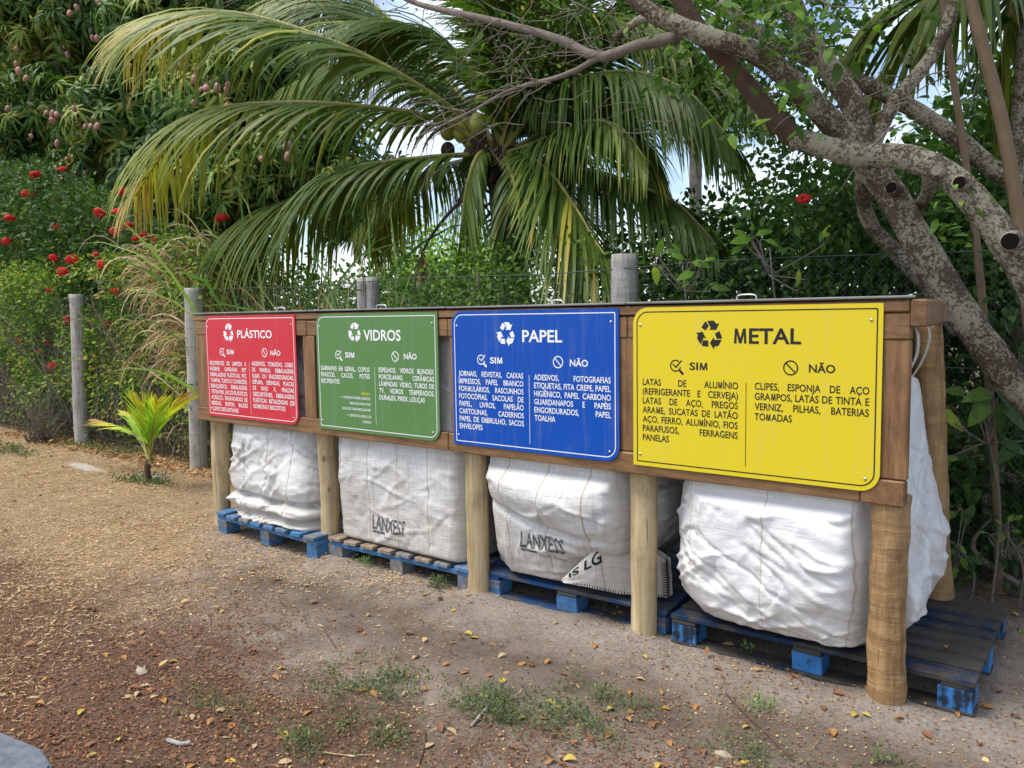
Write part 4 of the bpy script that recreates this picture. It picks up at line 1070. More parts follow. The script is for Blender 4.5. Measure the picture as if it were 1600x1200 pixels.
bush('airy thicket seen behind the lichen covered limbs', 'bush_leaf', ([1060, 1150, 1230, 1290, 1400, 1500, 1620], [365, 345, 300, 210, 230, 220, 160], 440), 420, 15, .22, .11, .46, (.25, .85), (4.5, 7), hole=.43)
bush('tall dim greenery at the far right behind the slender stems', 'bush_leaf', ([1440, 1500, 1560, 1640], [250, 200, 130, 60], 420), 330, 15, .18, .11, .48, (.1, .65), (3.2, 4.6), hole=.40)
bush('background thicket behind the hedge', 'shrub_leaf', ([-80, 60, 200, 300, 420], [330, 335, 350, 400, 420], 520), 520, 15, .3, .16, .45, (.0, .45), (6.5, 9), 6)

# ---------------------------------------------------------------- mango tree
mo = np.array([-9.2, 5.6, 0])
mt = empty('mango_tree', mo, 'large mango tree with hanging reddish fruit filling the upper left', 'tree')
tubes_obj('trunk', [(catmull([mo+np.array([0, 0, -.2]), mo+np.array([.05, 0, 1.2]), mo+np.array([-.1, .1, 2.4])], 14), np.linspace(.30, .24, 14))], 'twig_bark', mt, mo, 14, .1)
lobes = []
for px, py, y, r_ in [(-90, 60, 5.0, 1.9), (40, 40, 4.6, 1.7), (160, 0, 5.2, 1.7), (260, 70, 5.0, 1.5), (60, 190, 4.3, 1.5), (190, 190, 4.3, 1.35), (310, 170, 4.6, 1.3), (400, 130, 5.3, 1.2), (-60, 240, 4.8, 1.4), (120, 275, 4.6, 1.0), (260, 280, 4.4, 1.05), (360, 290, 4.6, 1.0), (440, 240, 5.2, .9), (320, 20, 5.6, 1.3), (60, -140, 5.5, 2.2), (260, -120, 6, 1.9), (330, 360, 4.9, .8), (200, 345, 5.0, .7), (480, 190, 5.8, .9), (540, 300, 5.8, .8), (110, 110, 5.6, 1.5), (210, 270, 5.6, 1.2), (0, 320, 5.6, 1.2), (390, 60, 6.2, 1.3)]:
    lobes.append((U(px, py, y), r_*.78))
tw = []
for c_, r_ in lobes:
    b = mo+np.array([-.1, .1, 2.2]); mid = (b+c_)/2+np.array([0, 0, .3])+rng.normal(size=3)*.2
    tw.append((catmull([b, mid, c_], 12), np.linspace(.11, .03, 12)))
    for k in range(6):
        d = rand_dirs(1)[0]; tw += twigs([c_], [d+np.array([0, -.3, .2])], r_*.9, .025, 6, .3, .02)
tubes_obj('limbs', tw, 'twig_bark', mt, mo, 6, .05, 'stuff')
RS = []
for c_, r_ in lobes:
    n = int(95*r_*r_)+18; d = rand_dirs(n*3); d = d[(d[:, 1] < .35)][:n]; rr = rng.uniform(.62, 1.05, len(d))
    for dd, q_ in zip(d, rr): RS.append((c_+dd*r_*q_*np.array([1.05, 1, .92]), dd))
def rosette(seed):
    r2 = np.random.default_rng(seed); n = r2.integers(11, 16); a = np.arange(n)*2.4+r2.uniform(0, 6); el = r2.uniform(-.35, .95, n)
    D = np.stack([np.cos(a)*np.cos(el), np.sin(a)*np.cos(el), np.sin(el)], -1); base = np.stack([np.zeros(n), np.zeros(n), r2.uniform(-.05, .03, n)], -1)
    L = r2.uniform(.24, .40, n); return leaf_arr(base, D, np.array([[0, 0, 1.0]])+D*.05, L, L*.165, .85, .22), np.repeat(np.clip(.4+r2.normal(size=n)*.12, 0, 1), 6)
ROS = [rosette(k) for k in range(10)]
RME = []
for tk in range(3):
    for k in range(5):
        (V, f), t_ = ROS[k*2 % 10]; RME.append(np_mesh('leaf_cluster', V, f, MATS['mango_leaf'], np.clip(t_+[-.08, .2, .46][tk], 0, 1)))
vis = []
for k, (p, d) in enumerate(RS):
    q_ = pix(p); vis.append(((np.linalg.norm(p-CAM)) + (50 if not (-10 < q_[0] < 560 and -10 < q_[1] < 430) else 0), k))
near = {k for _, k in sorted(vis)[:300]}
A = Acc()
tn = fbm(np.array([p[0] for p, _ in RS])*1.1, np.array([p[2] for p, _ in RS])*1.1, 0, 41, 3)
for k, (p, d) in enumerate(RS):
    ax = unit(d*.8+np.array([0, -.15, .55])+rng.normal(size=3)*.25); rot = Vector(ax).to_track_quat('Z', 'Y').to_matrix(); s_ = rng.uniform(.8, 1.2)
    tk = int(np.clip((tn[k]-.30)*9+rng.normal()*.5, 0, 2.9))
    if k in near:
        o_ = link('leaf_cluster', RME[tk*5+k % 5], mt); mw = rot.to_4x4(); o_.matrix_local = Matrix.Translation(Vector(p-mo)) @ mw @ Matrix.Scale(s_, 4)
    else:
        (V, f), t_ = ROS[k % 10]; A.add(V@np.array(rot).T*s_+p, f, np.clip(t_+[-.08, .2, .46][tk], 0, 1))
stuff('crown', A, 'mango_leaf', mt, mo)
A = Acc()
for c_, r_ in lobes:
    leaf_cloud(shell(c_+np.array([0, .25, 0]), (r_*.85,)*3, 170, .05), 15, .18, .27, .26, None, .4, (.0, .3), .3, A)  # darkest tints only, so the crown's inner shadow is painted into the leaves
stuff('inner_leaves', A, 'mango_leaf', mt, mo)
bm = bmesh.new(); bmesh.ops.create_uvsphere(bm, u_segments=14, v_segments=10, radius=.058)
for v_ in bm.verts: v_.co.z *= 1.22; v_.co.x += .012*math.sin(v_.co.z*25); v_.co.y *= .9
r_ = bmesh.ops.create_cone(bm, segments=5, radius1=.004, radius2=.004, depth=.16, cap_ends=False, matrix=Matrix.Translation((0, 0, .145)))
MG = bm_mesh('mango', bm, MATS['mango_skin'], True)
for px, py in [(120, 12), (109, 21), (107, 70), (101, 73), (98, 81), (106, 86), (145, 60), (153, 61), (155, 4), (26, 77), (30, 112), (41, 123), (28, 108), (111, 153), (114, 162), (116, 170), (73, 178), (82, 178), (89, 179), (83, 189), (133, 198), (142, 197), (152, 198), (49, 213), (90, 225), (107, 229), (106, 250), (135, 272), (163, 100), (203, 104), (284, 103), (291, 103), (303, 125), (322, 138), (315, 140), (339, 138), (356, 133), (354, 141), (303, 161), (405, 107), (409, 101), (8, 270), (38, 270), (25, 100), (447, 232), (450, 245), (449, 226), (410, 250), (262, 285), (280, 364), (390, 190), (356, 168), (70, 120), (12, 170), (180, 270), (60, 265)]:
    p = U(px, py, 1.0)
    c_ = min(lobes, key=lambda l: np.linalg.norm(pix(l[0])[:2]-np.array([px, py])))
    y = c_[0][1]-c_[1]*.98; o_ = link('mango', MG, mt, rel(U(px, py, y), mo)); o_.rotation_euler = (random.uniform(-.2, .2), random.uniform(-.2, .2), random.uniform(0, 6)); q_ = random.uniform(.6, 1.0); o_.scale = (q_, q_, q_*random.uniform(.9, 1.2))

# ---------------------------------------------------------------- coconut palms
def frond_data(P, Lmax, droop=.9, side_tilt=0.0, yellow=.0, n=150, bare=.10, roll=0.0, seed=0, tipyel=.25, wid=.029, sweep=.55, lift=-.18):
    """returns rachis points, list of leaflets (V, faces, tint)"""
    r2 = np.random.default_rng(seed); C = catmull(P, 140); T = unit(np.gradient(C, axis=0))
    s = np.concatenate([[0], np.cumsum(np.linalg.norm(np.diff(C, axis=0), axis=1))]); s /= s[-1]
    out = []
    for i in range(n):
        t = bare+(1-bare)*((i+.5)/n); k = int(np.searchsorted(s, t)); k = min(k, len(C)-1)
        p, tn_ = C[k], T[k]; up = np.array([0, 0, 1.0]); sd = np.cross(tn_, up); sd = sd/max(np.linalg.norm(sd), .25)
        nu_ = np.cross(sd, tn_)
        prof = min(1, .35+1.9*(t-bare))*(1 if t < .62 else 1-.62*((t-.62)/.38)**1.3)
        for sg in (-1, 1):
            cr_, sr_ = math.cos(roll), math.sin(roll); s2 = sd*cr_+nu_*sr_
            d = unit(s2*sg*(.72-.25*t)+tn_*(sweep+.12+.4*t)+nu_*(lift+side_tilt*sg)+r2.normal(size=3)*.06)
            L = Lmax*prof*r2.uniform(.88, 1.08); m = 6; Pn = [p]; dd = d; L *= 1.3
            kd = .95*droop*r2.uniform(.8, 1.25)
            for q_ in range(m): Pn.append(Pn[-1]+dd*L/m); dd = unit(dd+np.array([0, 0, -1.0])*kd*(.18+.30*q_/m)+r2.normal(size=3)*.02)
            Pn = np.array(Pn); Td = unit(np.gradient(Pn, axis=0)); w = unit(tn_[None]-Td*(Td@tn_)[:, None])
            wd_ = wid*r2.uniform(.85, 1.1)*np.array([.55, .95, 1, .9, .7, .42, .04])
            V = np.stack([Pn-w*wd_[:, None]/2, Pn+w*wd_[:, None]/2], 1).reshape(-1, 3); ii = np.arange(m)[:, None]*2
            tt_ = np.clip(.22+yellow+tipyel*max(0, t-.45)*1.8+r2.normal()*.07+np.linspace(0, .16, m+1)**1.2*(.6+yellow*2)*(r2.random() < .75)+(r2.random() < .03)*.5, 0, 1)
            out.append((V, [ii+[0, 1, 3, 2]], np.repeat(tt_, 2)))
    return C, out
def frond(par, o, P, Lmax, single=False, base_r=.032, name='frond', mat='palm_leaf', pet='petiole', n=150, **kw):
    C, lf = frond_data(P, Lmax, n=n, **kw); r_ = np.linspace(base_r, base_r*.12, len(C)); r_[:12] *= np.linspace(1.6, 1, 12)
    V, f = tube_arr(C, r_, 6); fr = link(name, np_mesh(name, rel(V, o), f, MATS[pet], None, True), par)
    if single:
        for V, f, t_ in lf: link('leaflet', np_mesh('leaflet', rel(V, o), f, MATS[mat], t_), fr)
    else:
        A = Acc()
        for V, f, t_ in lf: A.add(V, f, t_)
        stuff('leaflets', A, mat, fr, o)
    return fr
cb_ = U(782, 250, 3.0)
po = np.array([cb_[0]+.15, 3.0, 0])
pm = empty('coconut_palm', po, 'coconut palm with arching fronds and green nuts, standing behind the blue sign', 'palm tree')
tubes_obj('trunk', [(catmull([po+np.array([.1, 0, -.2]), po+np.array([.05, 0, 1.2]), po+np.array([-.08, 0, 2.2]), cb_+np.array([0, 0, .1])], 30), np.linspace(.17, .13, 30)*(1+.04*(np.arange(30) % 2)))], 'palm_bark', pm, po, 14, .04)
A = Acc()
for k in range(16):
    a = k*2.4; b = cb_+np.array([math.cos(a)*.1, math.sin(a)*.1, -.15]); e = b+np.array([math.cos(a)*.28, math.sin(a)*.28, rng.uniform(-.25, .4)]); A.tube(catmull([b, (b+e)/2+np.array([0, 0, .06]), e], 6), np.linspace(.07, .02, 6), 6, None, .3, k)
for k in range(60):
    b = cb_+rng.normal(size=3)*np.array([.16, .16, .14]); A.tube(np.array([b, b+rng.normal(size=3)*.12-np.array([0, 0, .1]), b+rng.normal(size=3)*.16-np.array([0, 0, .28])]), .012, 4)
stuff('fibre_sheath', A, 'fibre', pm, po)
def fp(*pts): return [U(a, b, c) for a, b, c in pts]
B = (782, 245, 3.0)
frond(pm, po, fp(B, (700, 165, 2.55), (560, 82, 2.0), (410, 28, 1.6), (310, 18, 1.4), (245, 32, 1.35), (195, 72, 1.3)), 1.15, True, droop=.95, yellow=.06, tipyel=.55, seed=1, n=75, wid=.037)
frond(pm, po, fp(B, (690, 188, 2.6), (567, 166, 2.2), (440, 160, 1.9), (333, 172, 1.7), (270, 220, 1.6), (212, 305, 1.55)), 1.2, True, droop=1.1, yellow=.08, tipyel=.65, seed=2, n=75, wid=.037)
frond(pm, po, fp((775, 255, 2.95), (740, 243, 2.75), (667, 246, 2.4), (560, 260, 2.15), (510, 290, 2.05), (417, 330, 1.95), (330, 390, 1.9)), 1.15, False, droop=1.25, yellow=.05, tipyel=.45, seed=3)
frond(pm, po, fp((795, 248, 2.9), (823, 243, 2.55), (862, 272, 2.25), (900, 325, 2.0), (935, 384, 1.85), (968, 425, 1.78)), 1.0, False, droop=.26, yellow=.10, tipyel=.02, seed=4, sweep=.8, base_r=.026, roll=.25)
frond(pm, po, fp(B, (775, 120, 3.0), (745, -10, 2.9), (690, -120, 2.7), (600, -200, 2.5)), .95, droop=.5, seed=5)
frond(pm, po, fp(B, (815, 110, 3.1), (860, -20, 3.1), (930, -120, 3.0)), .95, droop=.5, seed=6)
frond(pm, po, fp(B, (840, 165, 2.8), (905, 125, 2.5), (985, 112, 2.3), (1070, 140, 2.2), (1140, 215, 2.15)), .85, droop=1.15, yellow=-.05, seed=7, tipyel=.05)
frond(pm, po, fp(B, (850, 255, 2.8), (937, 270, 2.5), (1005, 293, 2.3), (1060, 320, 2.2), (1112, 372, 2.15)), .72, droop=1.0, yellow=-.06, seed=8, tipyel=.05)
frond(pm, po, fp(B, (720, 150, 3.1), (640, 60, 3.2), (540, -30, 3.2), (440, -90, 3.2)), .95, droop=.7, seed=9)
frond(pm, po, fp(B, (850, 130, 3.3), (950, 20, 3.5), (1060, -40, 3.6), (1180, -40, 3.7)), .95, droop=.7, seed=10)
frond(pm, po, fp(B, (830, 190, 3.4), (900, 170, 3.9), (980, 200, 4.2), (1040, 290, 4.4)), .9, droop=1.1, yellow=-.06, seed=12)
frond(pm, po, fp(B, (735, 170, 3.4), (650, 110, 3.8), (560, 90, 4.1), (460, 130, 4.3)), 1.0, droop=.9, seed=13)
frond(pm, po, fp(B, (690, 130, 3.2), (600, 40, 3.1), (520, 0, 3.0), (440, 0, 2.9)), 1.0, droop=.8, seed=19)
frond(pm, po, fp(B, (730, 250, 3.3), (665, 270, 3.6), (610, 320, 3.8), (580, 390, 3.9)), .9, droop=1.0, yellow=.1, seed=16)
frond(pm, po, fp(B, (790, 80, 3.3), (780, -40, 3.6), (740, -120, 3.8)), 1.0, droop=.6, seed=14)
frond(pm, po, fp(B, (800, 130, 2.7), (810, 20, 2.3), (800, -80, 1.9)), .9, droop=.7, seed=15)
frond(pm, po, fp(B, (860, 215, 2.6), (920, 190, 2.2), (970, 200, 2.0), (1010, 250, 1.9)), .7, droop=1.1, yellow=-.06, seed=17)
frond(pm, po, fp(B, (800, 300, 3.2), (790, 340, 3.4), (775, 400, 3.4)), .6, droop=.9, yellow=.1, seed=18, n=50)
frond(pm, po, fp(B, (880, 190, 3.2), (990, 130, 3.2), (1100, 110, 3.2), (1200, 150, 3.1)), .85, droop=1.0, seed=20)
frond(pm, po, fp(B, (750, 240, 2.7), (730, 290, 2.55), (722, 350, 2.5), (720, 400, 2.5)), .6, droop=.8, yellow=.02, seed=21, n=80)
frond(pm, po, fp((790, 250, 2.9), (805, 290, 2.75), (812, 340, 2.7), (808, 400, 2.7)), .6, droop=.8, yellow=-.04, seed=22, n=80)
frond(pm, po, fp(B, (760, 150, 2.9), (700, 70, 2.7), (610, 40, 2.5), (530, 60, 2.4)), .9, droop=.9, yellow=.0, seed=23)
frond(pm, po, fp(B, (840, 140, 2.9), (900, 60, 2.8), (980, 30, 2.7), (1060, 60, 2.6)), .9, droop=.9, yellow=-.05, seed=24)
bm = bmesh.new(); bmesh.ops.create_uvsphere(bm, u_segments=16, v_segments=12, radius=.085)
for v_ in bm.verts:
    v_.co.z *= 1.2; a = math.atan2(v_.co.y, v_.co.x); k = 1+.05*math.cos(3*a); v_.co.x *= k; v_.co.y *= k
CN = bm_mesh('coconut', bm, MATS['coconut_green'], True)
for px, py, y in [(746, 193, 2.78), (701, 203, 2.75), (722, 207, 2.8), (716, 190, 2.9), (757, 160, 2.8), (765, 150, 2.85), (873, 228, 2.75), (886, 236, 2.78), (735, 218, 2.9)]:
    c_ = link('coconut', CN, pm, rel(U(px, py, y), po)); c_.rotation_euler = (random.uniform(-.4, .4), random.uniform(-.4, .4), random.uniform(0, 6))
CD = CN.copy(); CD.name = 'coconut'; CD.materials.clear(); CD.materials.append(MATS['fibre'])
for px, py, y in [(880, 258, 2.72), (895, 268, 2.75), (905, 258, 2.8), (868, 250, 2.78), (700, 235, 2.8), (735, 242, 2.75), (750, 262, 2.7), (740, 285, 2.7)]:
    c_ = link('coconut', CD, pm, rel(U(px, py, y), po)); c_.scale = (.8, .8, .8); tag(c_, 'dry brown aborted nut')
st_ = catmull(fp((760, 262, 2.8), (735, 300, 2.6), (700, 335, 2.45), (668, 378, 2.35), (655, 410, 2.3)), 20)
sk_ = tubes_obj('flower_stalk', [(st_, np.linspace(.022, .010, 20))], 'fibre', pm, po, 6, .2)
A = Acc()
for k in range(26):
    b = st_[-1-random.randint(0, 3)]; V, f = blade(b, (rng.normal()*.25, rng.normal()*.2, -1), rng.uniform(.2, .42), .022, .1, 5); A.add(V, f, rng.uniform(0, .5))
stuff('dry_spikes', A, 'litter', sk_, po)

# palm whose fronds hang in at the upper right; its trunk stands outside the frame
uo = np.array([5.0, 3.6, 0]); 
p2 = empty('coconut_palm', uo, 'palm at the right edge whose striped frond hangs before the sky', 'palm tree')
tubes_obj('trunk', [(catmull([uo+np.array([0, 0, -.2]), uo+np.array([.02, 0, 1.5]), uo+np.array([.1, 0, 3.6])], 20), np.linspace(.13, .10, 20))], 'palm_bark', p2, uo, 12, .04)
hb = uo+np.array([.1, 0, 3.6])
frond(p2, uo, [hb]+fp((1560, -60, 3.0), (1490, -10, 2.7), (1430, 50, 2.5), (1385, 105, 2.45), (1350, 150, 2.4)), .62, droop=.95, yellow=.02, seed=31, n=46, wid=.045, bare=.25)
frond(p2, uo, [hb]+fp((1590, -80, 2.9), (1545, -60, 2.5), (1480, -20, 2.2), (1400, 10, 2.1), (1330, 80, 2.1)), .7, droop=.9, yellow=.0, seed=32, n=50, wid=.045, bare=.25)
frond(p2, uo, [hb]+fp((1610, -60, 3.2), (1590, -40, 2.9), (1575, 20, 2.7), (1565, 120, 2.7), (1560, 190, 2.7)), .6, droop=1.0, yellow=.1, seed=33, n=44, wid=.05, bare=.2)
# far slender palm trunk seen through the gap
fo2 = U(1088, 300, 11.0); fo2[2] = 0; top = U(1078, 140, 11.0)
p3 = empty('coconut_palm', fo2, 'distant slender palm trunk showing pale in the gap right of the big palm', 'palm tree')
tubes_obj('trunk', [(catmull([fo2-np.array([0, 0, .2]), (fo2+U(1086, 240, 11))/2, U(1086, 240, 11), top], 20), np.linspace(.14, .10, 20))], 'palm_bark', p3, fo2, 8, .05)
for k in range(9):
    a = k*.7+.2; d = np.array([math.cos(a), math.sin(a), 0]); frond(p3, fo2, [top, top+d*.6+np.array([0, 0, .3]), top+d*1.2+np.array([0, 0, .0]), top+d*1.7-np.array([0, 0, .7])], .5, droop=.9, seed=40+k, n=34)

# young coconut palm in front of the hedge
yo = G(232, 754)
yp = empty('young_palm', yo, 'small yellow green palm seedling on the dry ground in front of the hedge', 'palm')
YY_ = yo[1]
log('stem', yo+np.array([0, 0, -.03]), yo+np.array([.01, 0, .22]), .028, MATS['brown_bark'], yp, yo, .1, 10, 8, 3)
for k, (pts, Lm, yl, nn) in enumerate([([(234, 725), (222, 695), (200, 672), (150, 655)], .30, .25, 26), ([(234, 722), (232, 690), (228, 660), (222, 632)], .30, .0, 30), ([(236, 725), (240, 690), (252, 660), (282, 620)], .32, .25, 28), ([(235, 720), (236, 690), (240, 660), (246, 628)], .30, .0, 30), ([(233, 722), (224, 690), (212, 660), (200, 645)], .24, .05, 24)]):
    Ps = [U(a, b, YY_-.0-.05*i*(1 if k in (1, 3) else -.5)) for i, (a, b) in enumerate(pts)]
    frond(yp, yo, Ps, Lm, k in (1, 3), .011, 'frond', 'young_palm_leaf', 'petiole', int(nn*.72), droop=.12, yellow=yl+.05, seed=60+k, tipyel=.6, wid=.017, bare=.3, sweep=1.3)

# ================================================================ LICHEN COVERED TREE leaning over the rack
lo = np.array([5.35, 1.27, 0])
DY = -.62
def ft(*pts): return [U(p_[0], p_[1], p_[2]+DY) for p_ in pts]
lt = empty('leaning_tree', lo, 'leaning tree with pale lichen blotches and pruned limbs reaching over the rack from the right', 'tree')
def limb(name, pts, r0, r1, mat='lichen_bark', n=14, m=40, rough=.12, seed=1, end=1.0, par=None, o=None):
    P = catmull(pts, m); V, f = tube_arr(P, np.linspace(r0*.88, r1*.88, m), n, rough, seed)
    return link(name, np_mesh(name, rel(V, lo if o is None else o), f, MATS[mat], None, True), lt if par is None else par)
limb('trunk', [lo+np.array([0, 0, -.3]), lo+np.array([-.05, 0, .5])]+ft((1625, 640, 2.0), (1532, 530, 1.95), (1440, 385, 1.9), (1390, 300, 1.86), (1352, 250, 1.84)), .088, .080, seed=2, m=60, n=18)
limb('limb', ft((1352, 252, 1.84), (1335, 170, 1.8), (1305, 120, 1.75), (1262, 60, 1.65), (1225, -20, 1.55)), .074, .055, seed=3)
limb('limb', ft((1365, 262, 1.84), (1320, 215, 1.70), (1255, 145, 1.50), (1185, 85, 1.3), (1100, 55, 1.15), (1020, 20, 1.05), (960, -30, 1.0)), .078, .035, seed=4)
limb('limb', [lo+np.array([.12, -.1, .6])]+ft((1680, 560, 1.75), (1605, 430, 1.62), (1548, 345, 1.58), (1490, 282, 1.56), (1420, 247, 1.56), (1330, 240, 1.55), (1240, 215, 1.52)), .084, .058, seed=5, m=60)
limb('limb', ft((1246, 217, 1.52), (1200, 175, 1.46), (1150, 112, 1.38), (1095, 50, 1.28), (1040, -40, 1.2)), .056, .045, 'brown_bark', seed=6, rough=.06)
limb('limb', ft((1360, 235, 1.84), (1395, 165, 1.9), (1450, 95, 2.0), (1480, 40, 2.05), (1500, -40, 2.1)), .043, .032, seed=7)
limb('limb', ft((1640, 320, 2.5), (1560, 270, 2.4), (1480, 205, 2.3), (1390, 150, 2.2), (1300, 110, 2.05), (1200, 60, 1.9), (1120, 0, 1.8)), .058, .036, 'lichen_bark', seed=8)
limb('limb', ft((1350, 262, 1.84), (1347, 300, 1.95), (1360, 350, 2.1), (1400, 395, 2.2), (1450, 450, 2.25), (1500, 520, 2.3)), .042, .050, 'lichen_bark', seed=9)
limb('limb', ft((1452, 262, 1.57), (1450, 300, 1.8), (1430, 330, 2.0), (1415, 360, 2.1)), .035, .03, seed=10)
limb('limb', ft((1235, 212, 1.52), (1060, 58, 1.32), (1000, 70, 1.3), (935, 88, 1.25))[1:]+ft((870, 60, 1.22), (760, 30, 1.15), (650, 5, 1.1), (590, -30, 1.05)), .038, .014, 'twig_bark', seed=11)
limb('limb', ft((940, 88, 1.25), (880, 118, 1.22), (800, 140, 1.2), (735, 175, 1.18), (650, 215, 1.15)), .019, .006, 'twig_bark', seed=12)
limb('limb', ft((1080, 40, 1.3), (1010, 28, 1.3), (960, 60, 1.3)), .03, .022, seed=13)
# a second low stem and roots in the dark behind the wire
limb('root_limb', fp((1480, 640, 2.3), (1510, 700, 2.15), (1545, 770, 2.05), (1570, 840, 2.0), (1610, 870, 1.95)), .05, .085, seed=14)
limb('root_limb', fp((1490, 690, 2.1), (1540, 720, 2.05), (1590, 750, 2.0), (1660, 780, 2.0)), .04, .06, seed=15)
# pruned stubs with dark cut faces
def stub(px, py, y, d, r, L, dark=True):
    p = U(px, py, y+DY); d = unit(np.array(d, float)); sb = limb('pruned_stub', [p-d*L, p-d*L*.4, p], r*1.2, r*1.15, seed=int(px), m=8)
    V, f = tube_arr(np.array([p, p+d*.004]), [r*.82, r*.78], 16); link('cut_face', np_mesh('cut_face', rel(V, lo), f, MATS['stub_black' if dark else 'twig_bark']), sb)
stub(1392, 293, 1.70, (-.2, -1, .15), .031, .12); stub(1499, 285, 1.46, (-.15, -1, .1), .032, .1); stub(1464, 266, 1.47, (-.1, -1, .2), .030, .1, False); stub(1578, 377, 1.48, (0, -1, -.1), .042, .12)
# fine bare twigs hanging in front of the palm
tw = []
for px, py, y in [(870, 60, 1.22), (760, 30, 1.15), (650, 5, 1.1), (800, 140, 1.2), (735, 175, 1.18), (935, 88, 1.25), (690, 195, 1.16), (830, 130, 1.2), (560, -20, 1.1), (480, -20, 1.1), (420, -10, 1.1), (980, 70, 1.3), (900, 20, 1.2), (820, 60, 1.2)]:
    for k in range(7): tw += twigs([U(px+rng.normal()*15, py+rng.normal()*4, y+DY)], [(-1+rng.normal()*.5, rng.normal()*.5, rng.normal()*.5)], rng.uniform(.3, .8), .0034, 9, .36, -.03)
for k in range(60):
    px, py = rng.uniform(700, 1500), rng.uniform(-10, 210); tw += twigs([U(px, py, rng.uniform(.6, 1.6))], [(-1+rng.normal()*.6, rng.normal()*.5, rng.normal()*.6-.1)], rng.uniform(.3, .7), .0036, 9, .36, -.05)
tubes_obj('twigs', tw, 'twig_bark', lt, lo, 4, 0, 'stuff')
# leaves: the nearest large ones singly, the rest of the crown together
LL = []
def spot(px, py, y, sp, n, L): 
    c_ = U(px, py, y)
    for k in range(n): LL.append((c_+rng.normal(size=3)*sp, L*rng.uniform(.7, 1.25)))
for px, py, n in [(1225, 40, 22), (1210, 75, 18), (1245, 65, 16), (1190, 25, 14), (1170, 170, 12), (1270, 120, 12), (1250, 175, 10), (1045, 85, 8), (1015, 110, 10), (1290, 20, 14), (1180, 190, 8), (1120, 20, 12), (1330, 45, 10), (1495, 315, 8), (1480, 345, 12), (1500, 335, 6)]:
    spot(px, py, .62 if px < 1400 else .80, .075, n, .062 if px < 1400 else .045)
LF = []
for k in range(6):
    V, f = leaf_arr(np.zeros((1, 3)), np.array([[1.0, 0, .0]]), np.array([[0, 0, 1.0]]), 1.0, .48, .12+.05*k, .14); LF.append((V, f))
def leaf_shared(mat, tints): return [np_mesh('leaf', V, f, MATS[mat], np.full(6, t_)) for V, f in LF for t_ in tints]
LS = leaf_shared('bush_leaf', (.35, .62, .82))
def put_leaf(me, par, o, p, d, up, L):
    d = Vector([float(x) for x in unit(d)]); u_ = Vector([float(x) for x in up]); s_ = u_.cross(d)
    s_ = s_.normalized() if s_.length > 1e-4 else Vector((0, 1, 0)); n_ = d.cross(s_)
    m = Matrix((d, s_, n_)).transposed().to_4x4(); ob = link('leaf', me, par); ob.matrix_local = Matrix.Translation(Vector([float(x) for x in rel(p, o)])) @ m @ Matrix.Scale(float(L), 4); return ob
for k, (p, L) in enumerate(LL[:230]):
    put_leaf(LS[k % len(LS)], lt, lo, p, rng.normal(size=3)+np.array([-.2, -.3, -.1]), unit(np.array([0, -.3, 1.0])+rng.normal(size=3)*.4), L*1.3)
A = Acc()
def crown(pxs, n, y0, y1, per=13, sp=.11, L=.07, tint=(.15, .7)):
    C = np.array([U(rng.uniform(pxs[0], pxs[1]), rng.uniform(pxs[2], pxs[3]), rng.uniform(y0, y1)) for _ in range(n)])
    C = C[fbm(C[:, 0]*2, C[:, 2]*2.2, C[:, 1], 52, 3) > .45]; leaf_cloud(C, per, sp, L, .5, np.array([[-.3, -.4, .3]]), .2, tint, .5, A)
crown((760, 1120, -60, 120), 170, .8, 2.6, 9, .12, .05, (.3, .75)); crown((1080, 1330, -80, 110), 240, 1.0, 2.6, 11, .12, .06, (.2, .8)); crown((1150, 1340, 120, 330), 200, 1.3, 2.6, 11, .12, .06, (.1, .65))
crown((1250, 1600, 290, 460), 230, 1.7, 2.4, 12, .11, .06, (.05, .55)); crown((640, 1240, -40, 150), 260, .7, 2.4, 9, .11, .036, (.25, .7)); crown((1240, 1420, -40, 120), 90, 1.0, 2.4, 9, .11, .040, (.25, .75)); crown((430, 800, -60, 50), 60, .5, 1.0, 8, .10, .03, (.3, .8)); crown((1330, 1450, -30, 60), 26, 1.2, 2.2, 8, .09, .045, (.3, .8))
# the part of the crown above the frame that shades the ground at the right
C = shell((4.6, .9, 4.3), (2.6, 2.2, 1.0), 420, .3); leaf_cloud(C, 14, .15, .08, .5, None, .2, (.1, .7), .5, A)
C = shell((2.6, 1.3, 4.4), (1.8, 1.6, .8), 160, .3); leaf_cloud(C, 14, .15, .08, .5, None, .2, (.1, .7), .5, A)
stuff('crown', A, 'bush_leaf', lt, lo)
f = link('flower_head', FL[0], lt, rel(U(1256, 311, 1.05), lo)); f.scale = (.55, .5, .42); tag(f, 'single red flower caught among the twigs')

# slender brown stems at the right edge
for lab, pts, r_ in [('slender smooth brown stem crossing the upper right, the thicker one at the edge', [(1500, -60, 1.35), (1535, 70, 1.35), (1565, 190, 1.35), (1590, 330, 1.35), (1612, 520, 1.36), (1640, 760, 1.38)], .036),
                     ('thin brown stem hanging left of the thicker one at the upper right', [(1468, -60, 1.6), (1480, 60, 1.6), (1500, 190, 1.6), (1515, 300, 1.6), (1530, 420, 1.62), (1548, 640, 1.65), (1560, 860, 1.68)], .022),
                     ('greyish trunk standing behind the slender stems at the right edge', [(1612, -40, 2.6), (1604, 80, 2.6), (1596, 200, 2.6), (1590, 330, 2.6), (1600, 560, 2.6), (1615, 830, 2.6)], .07)]:
    P = fp(*pts); o_ = P[-1].copy(); o_[2] = 0; P.append(o_-np.array([0, 0, .2])); e_ = empty('slender_stem', o_, lab, 'tree', 'slender trunks at the right edge')
    limb('trunk', P, r_*.85, r_*1.1, 'stem_bark' if r_ < .05 else 'lichen_bark', 12, 50, .05, int(r_*1000), par=e_, o=o_)

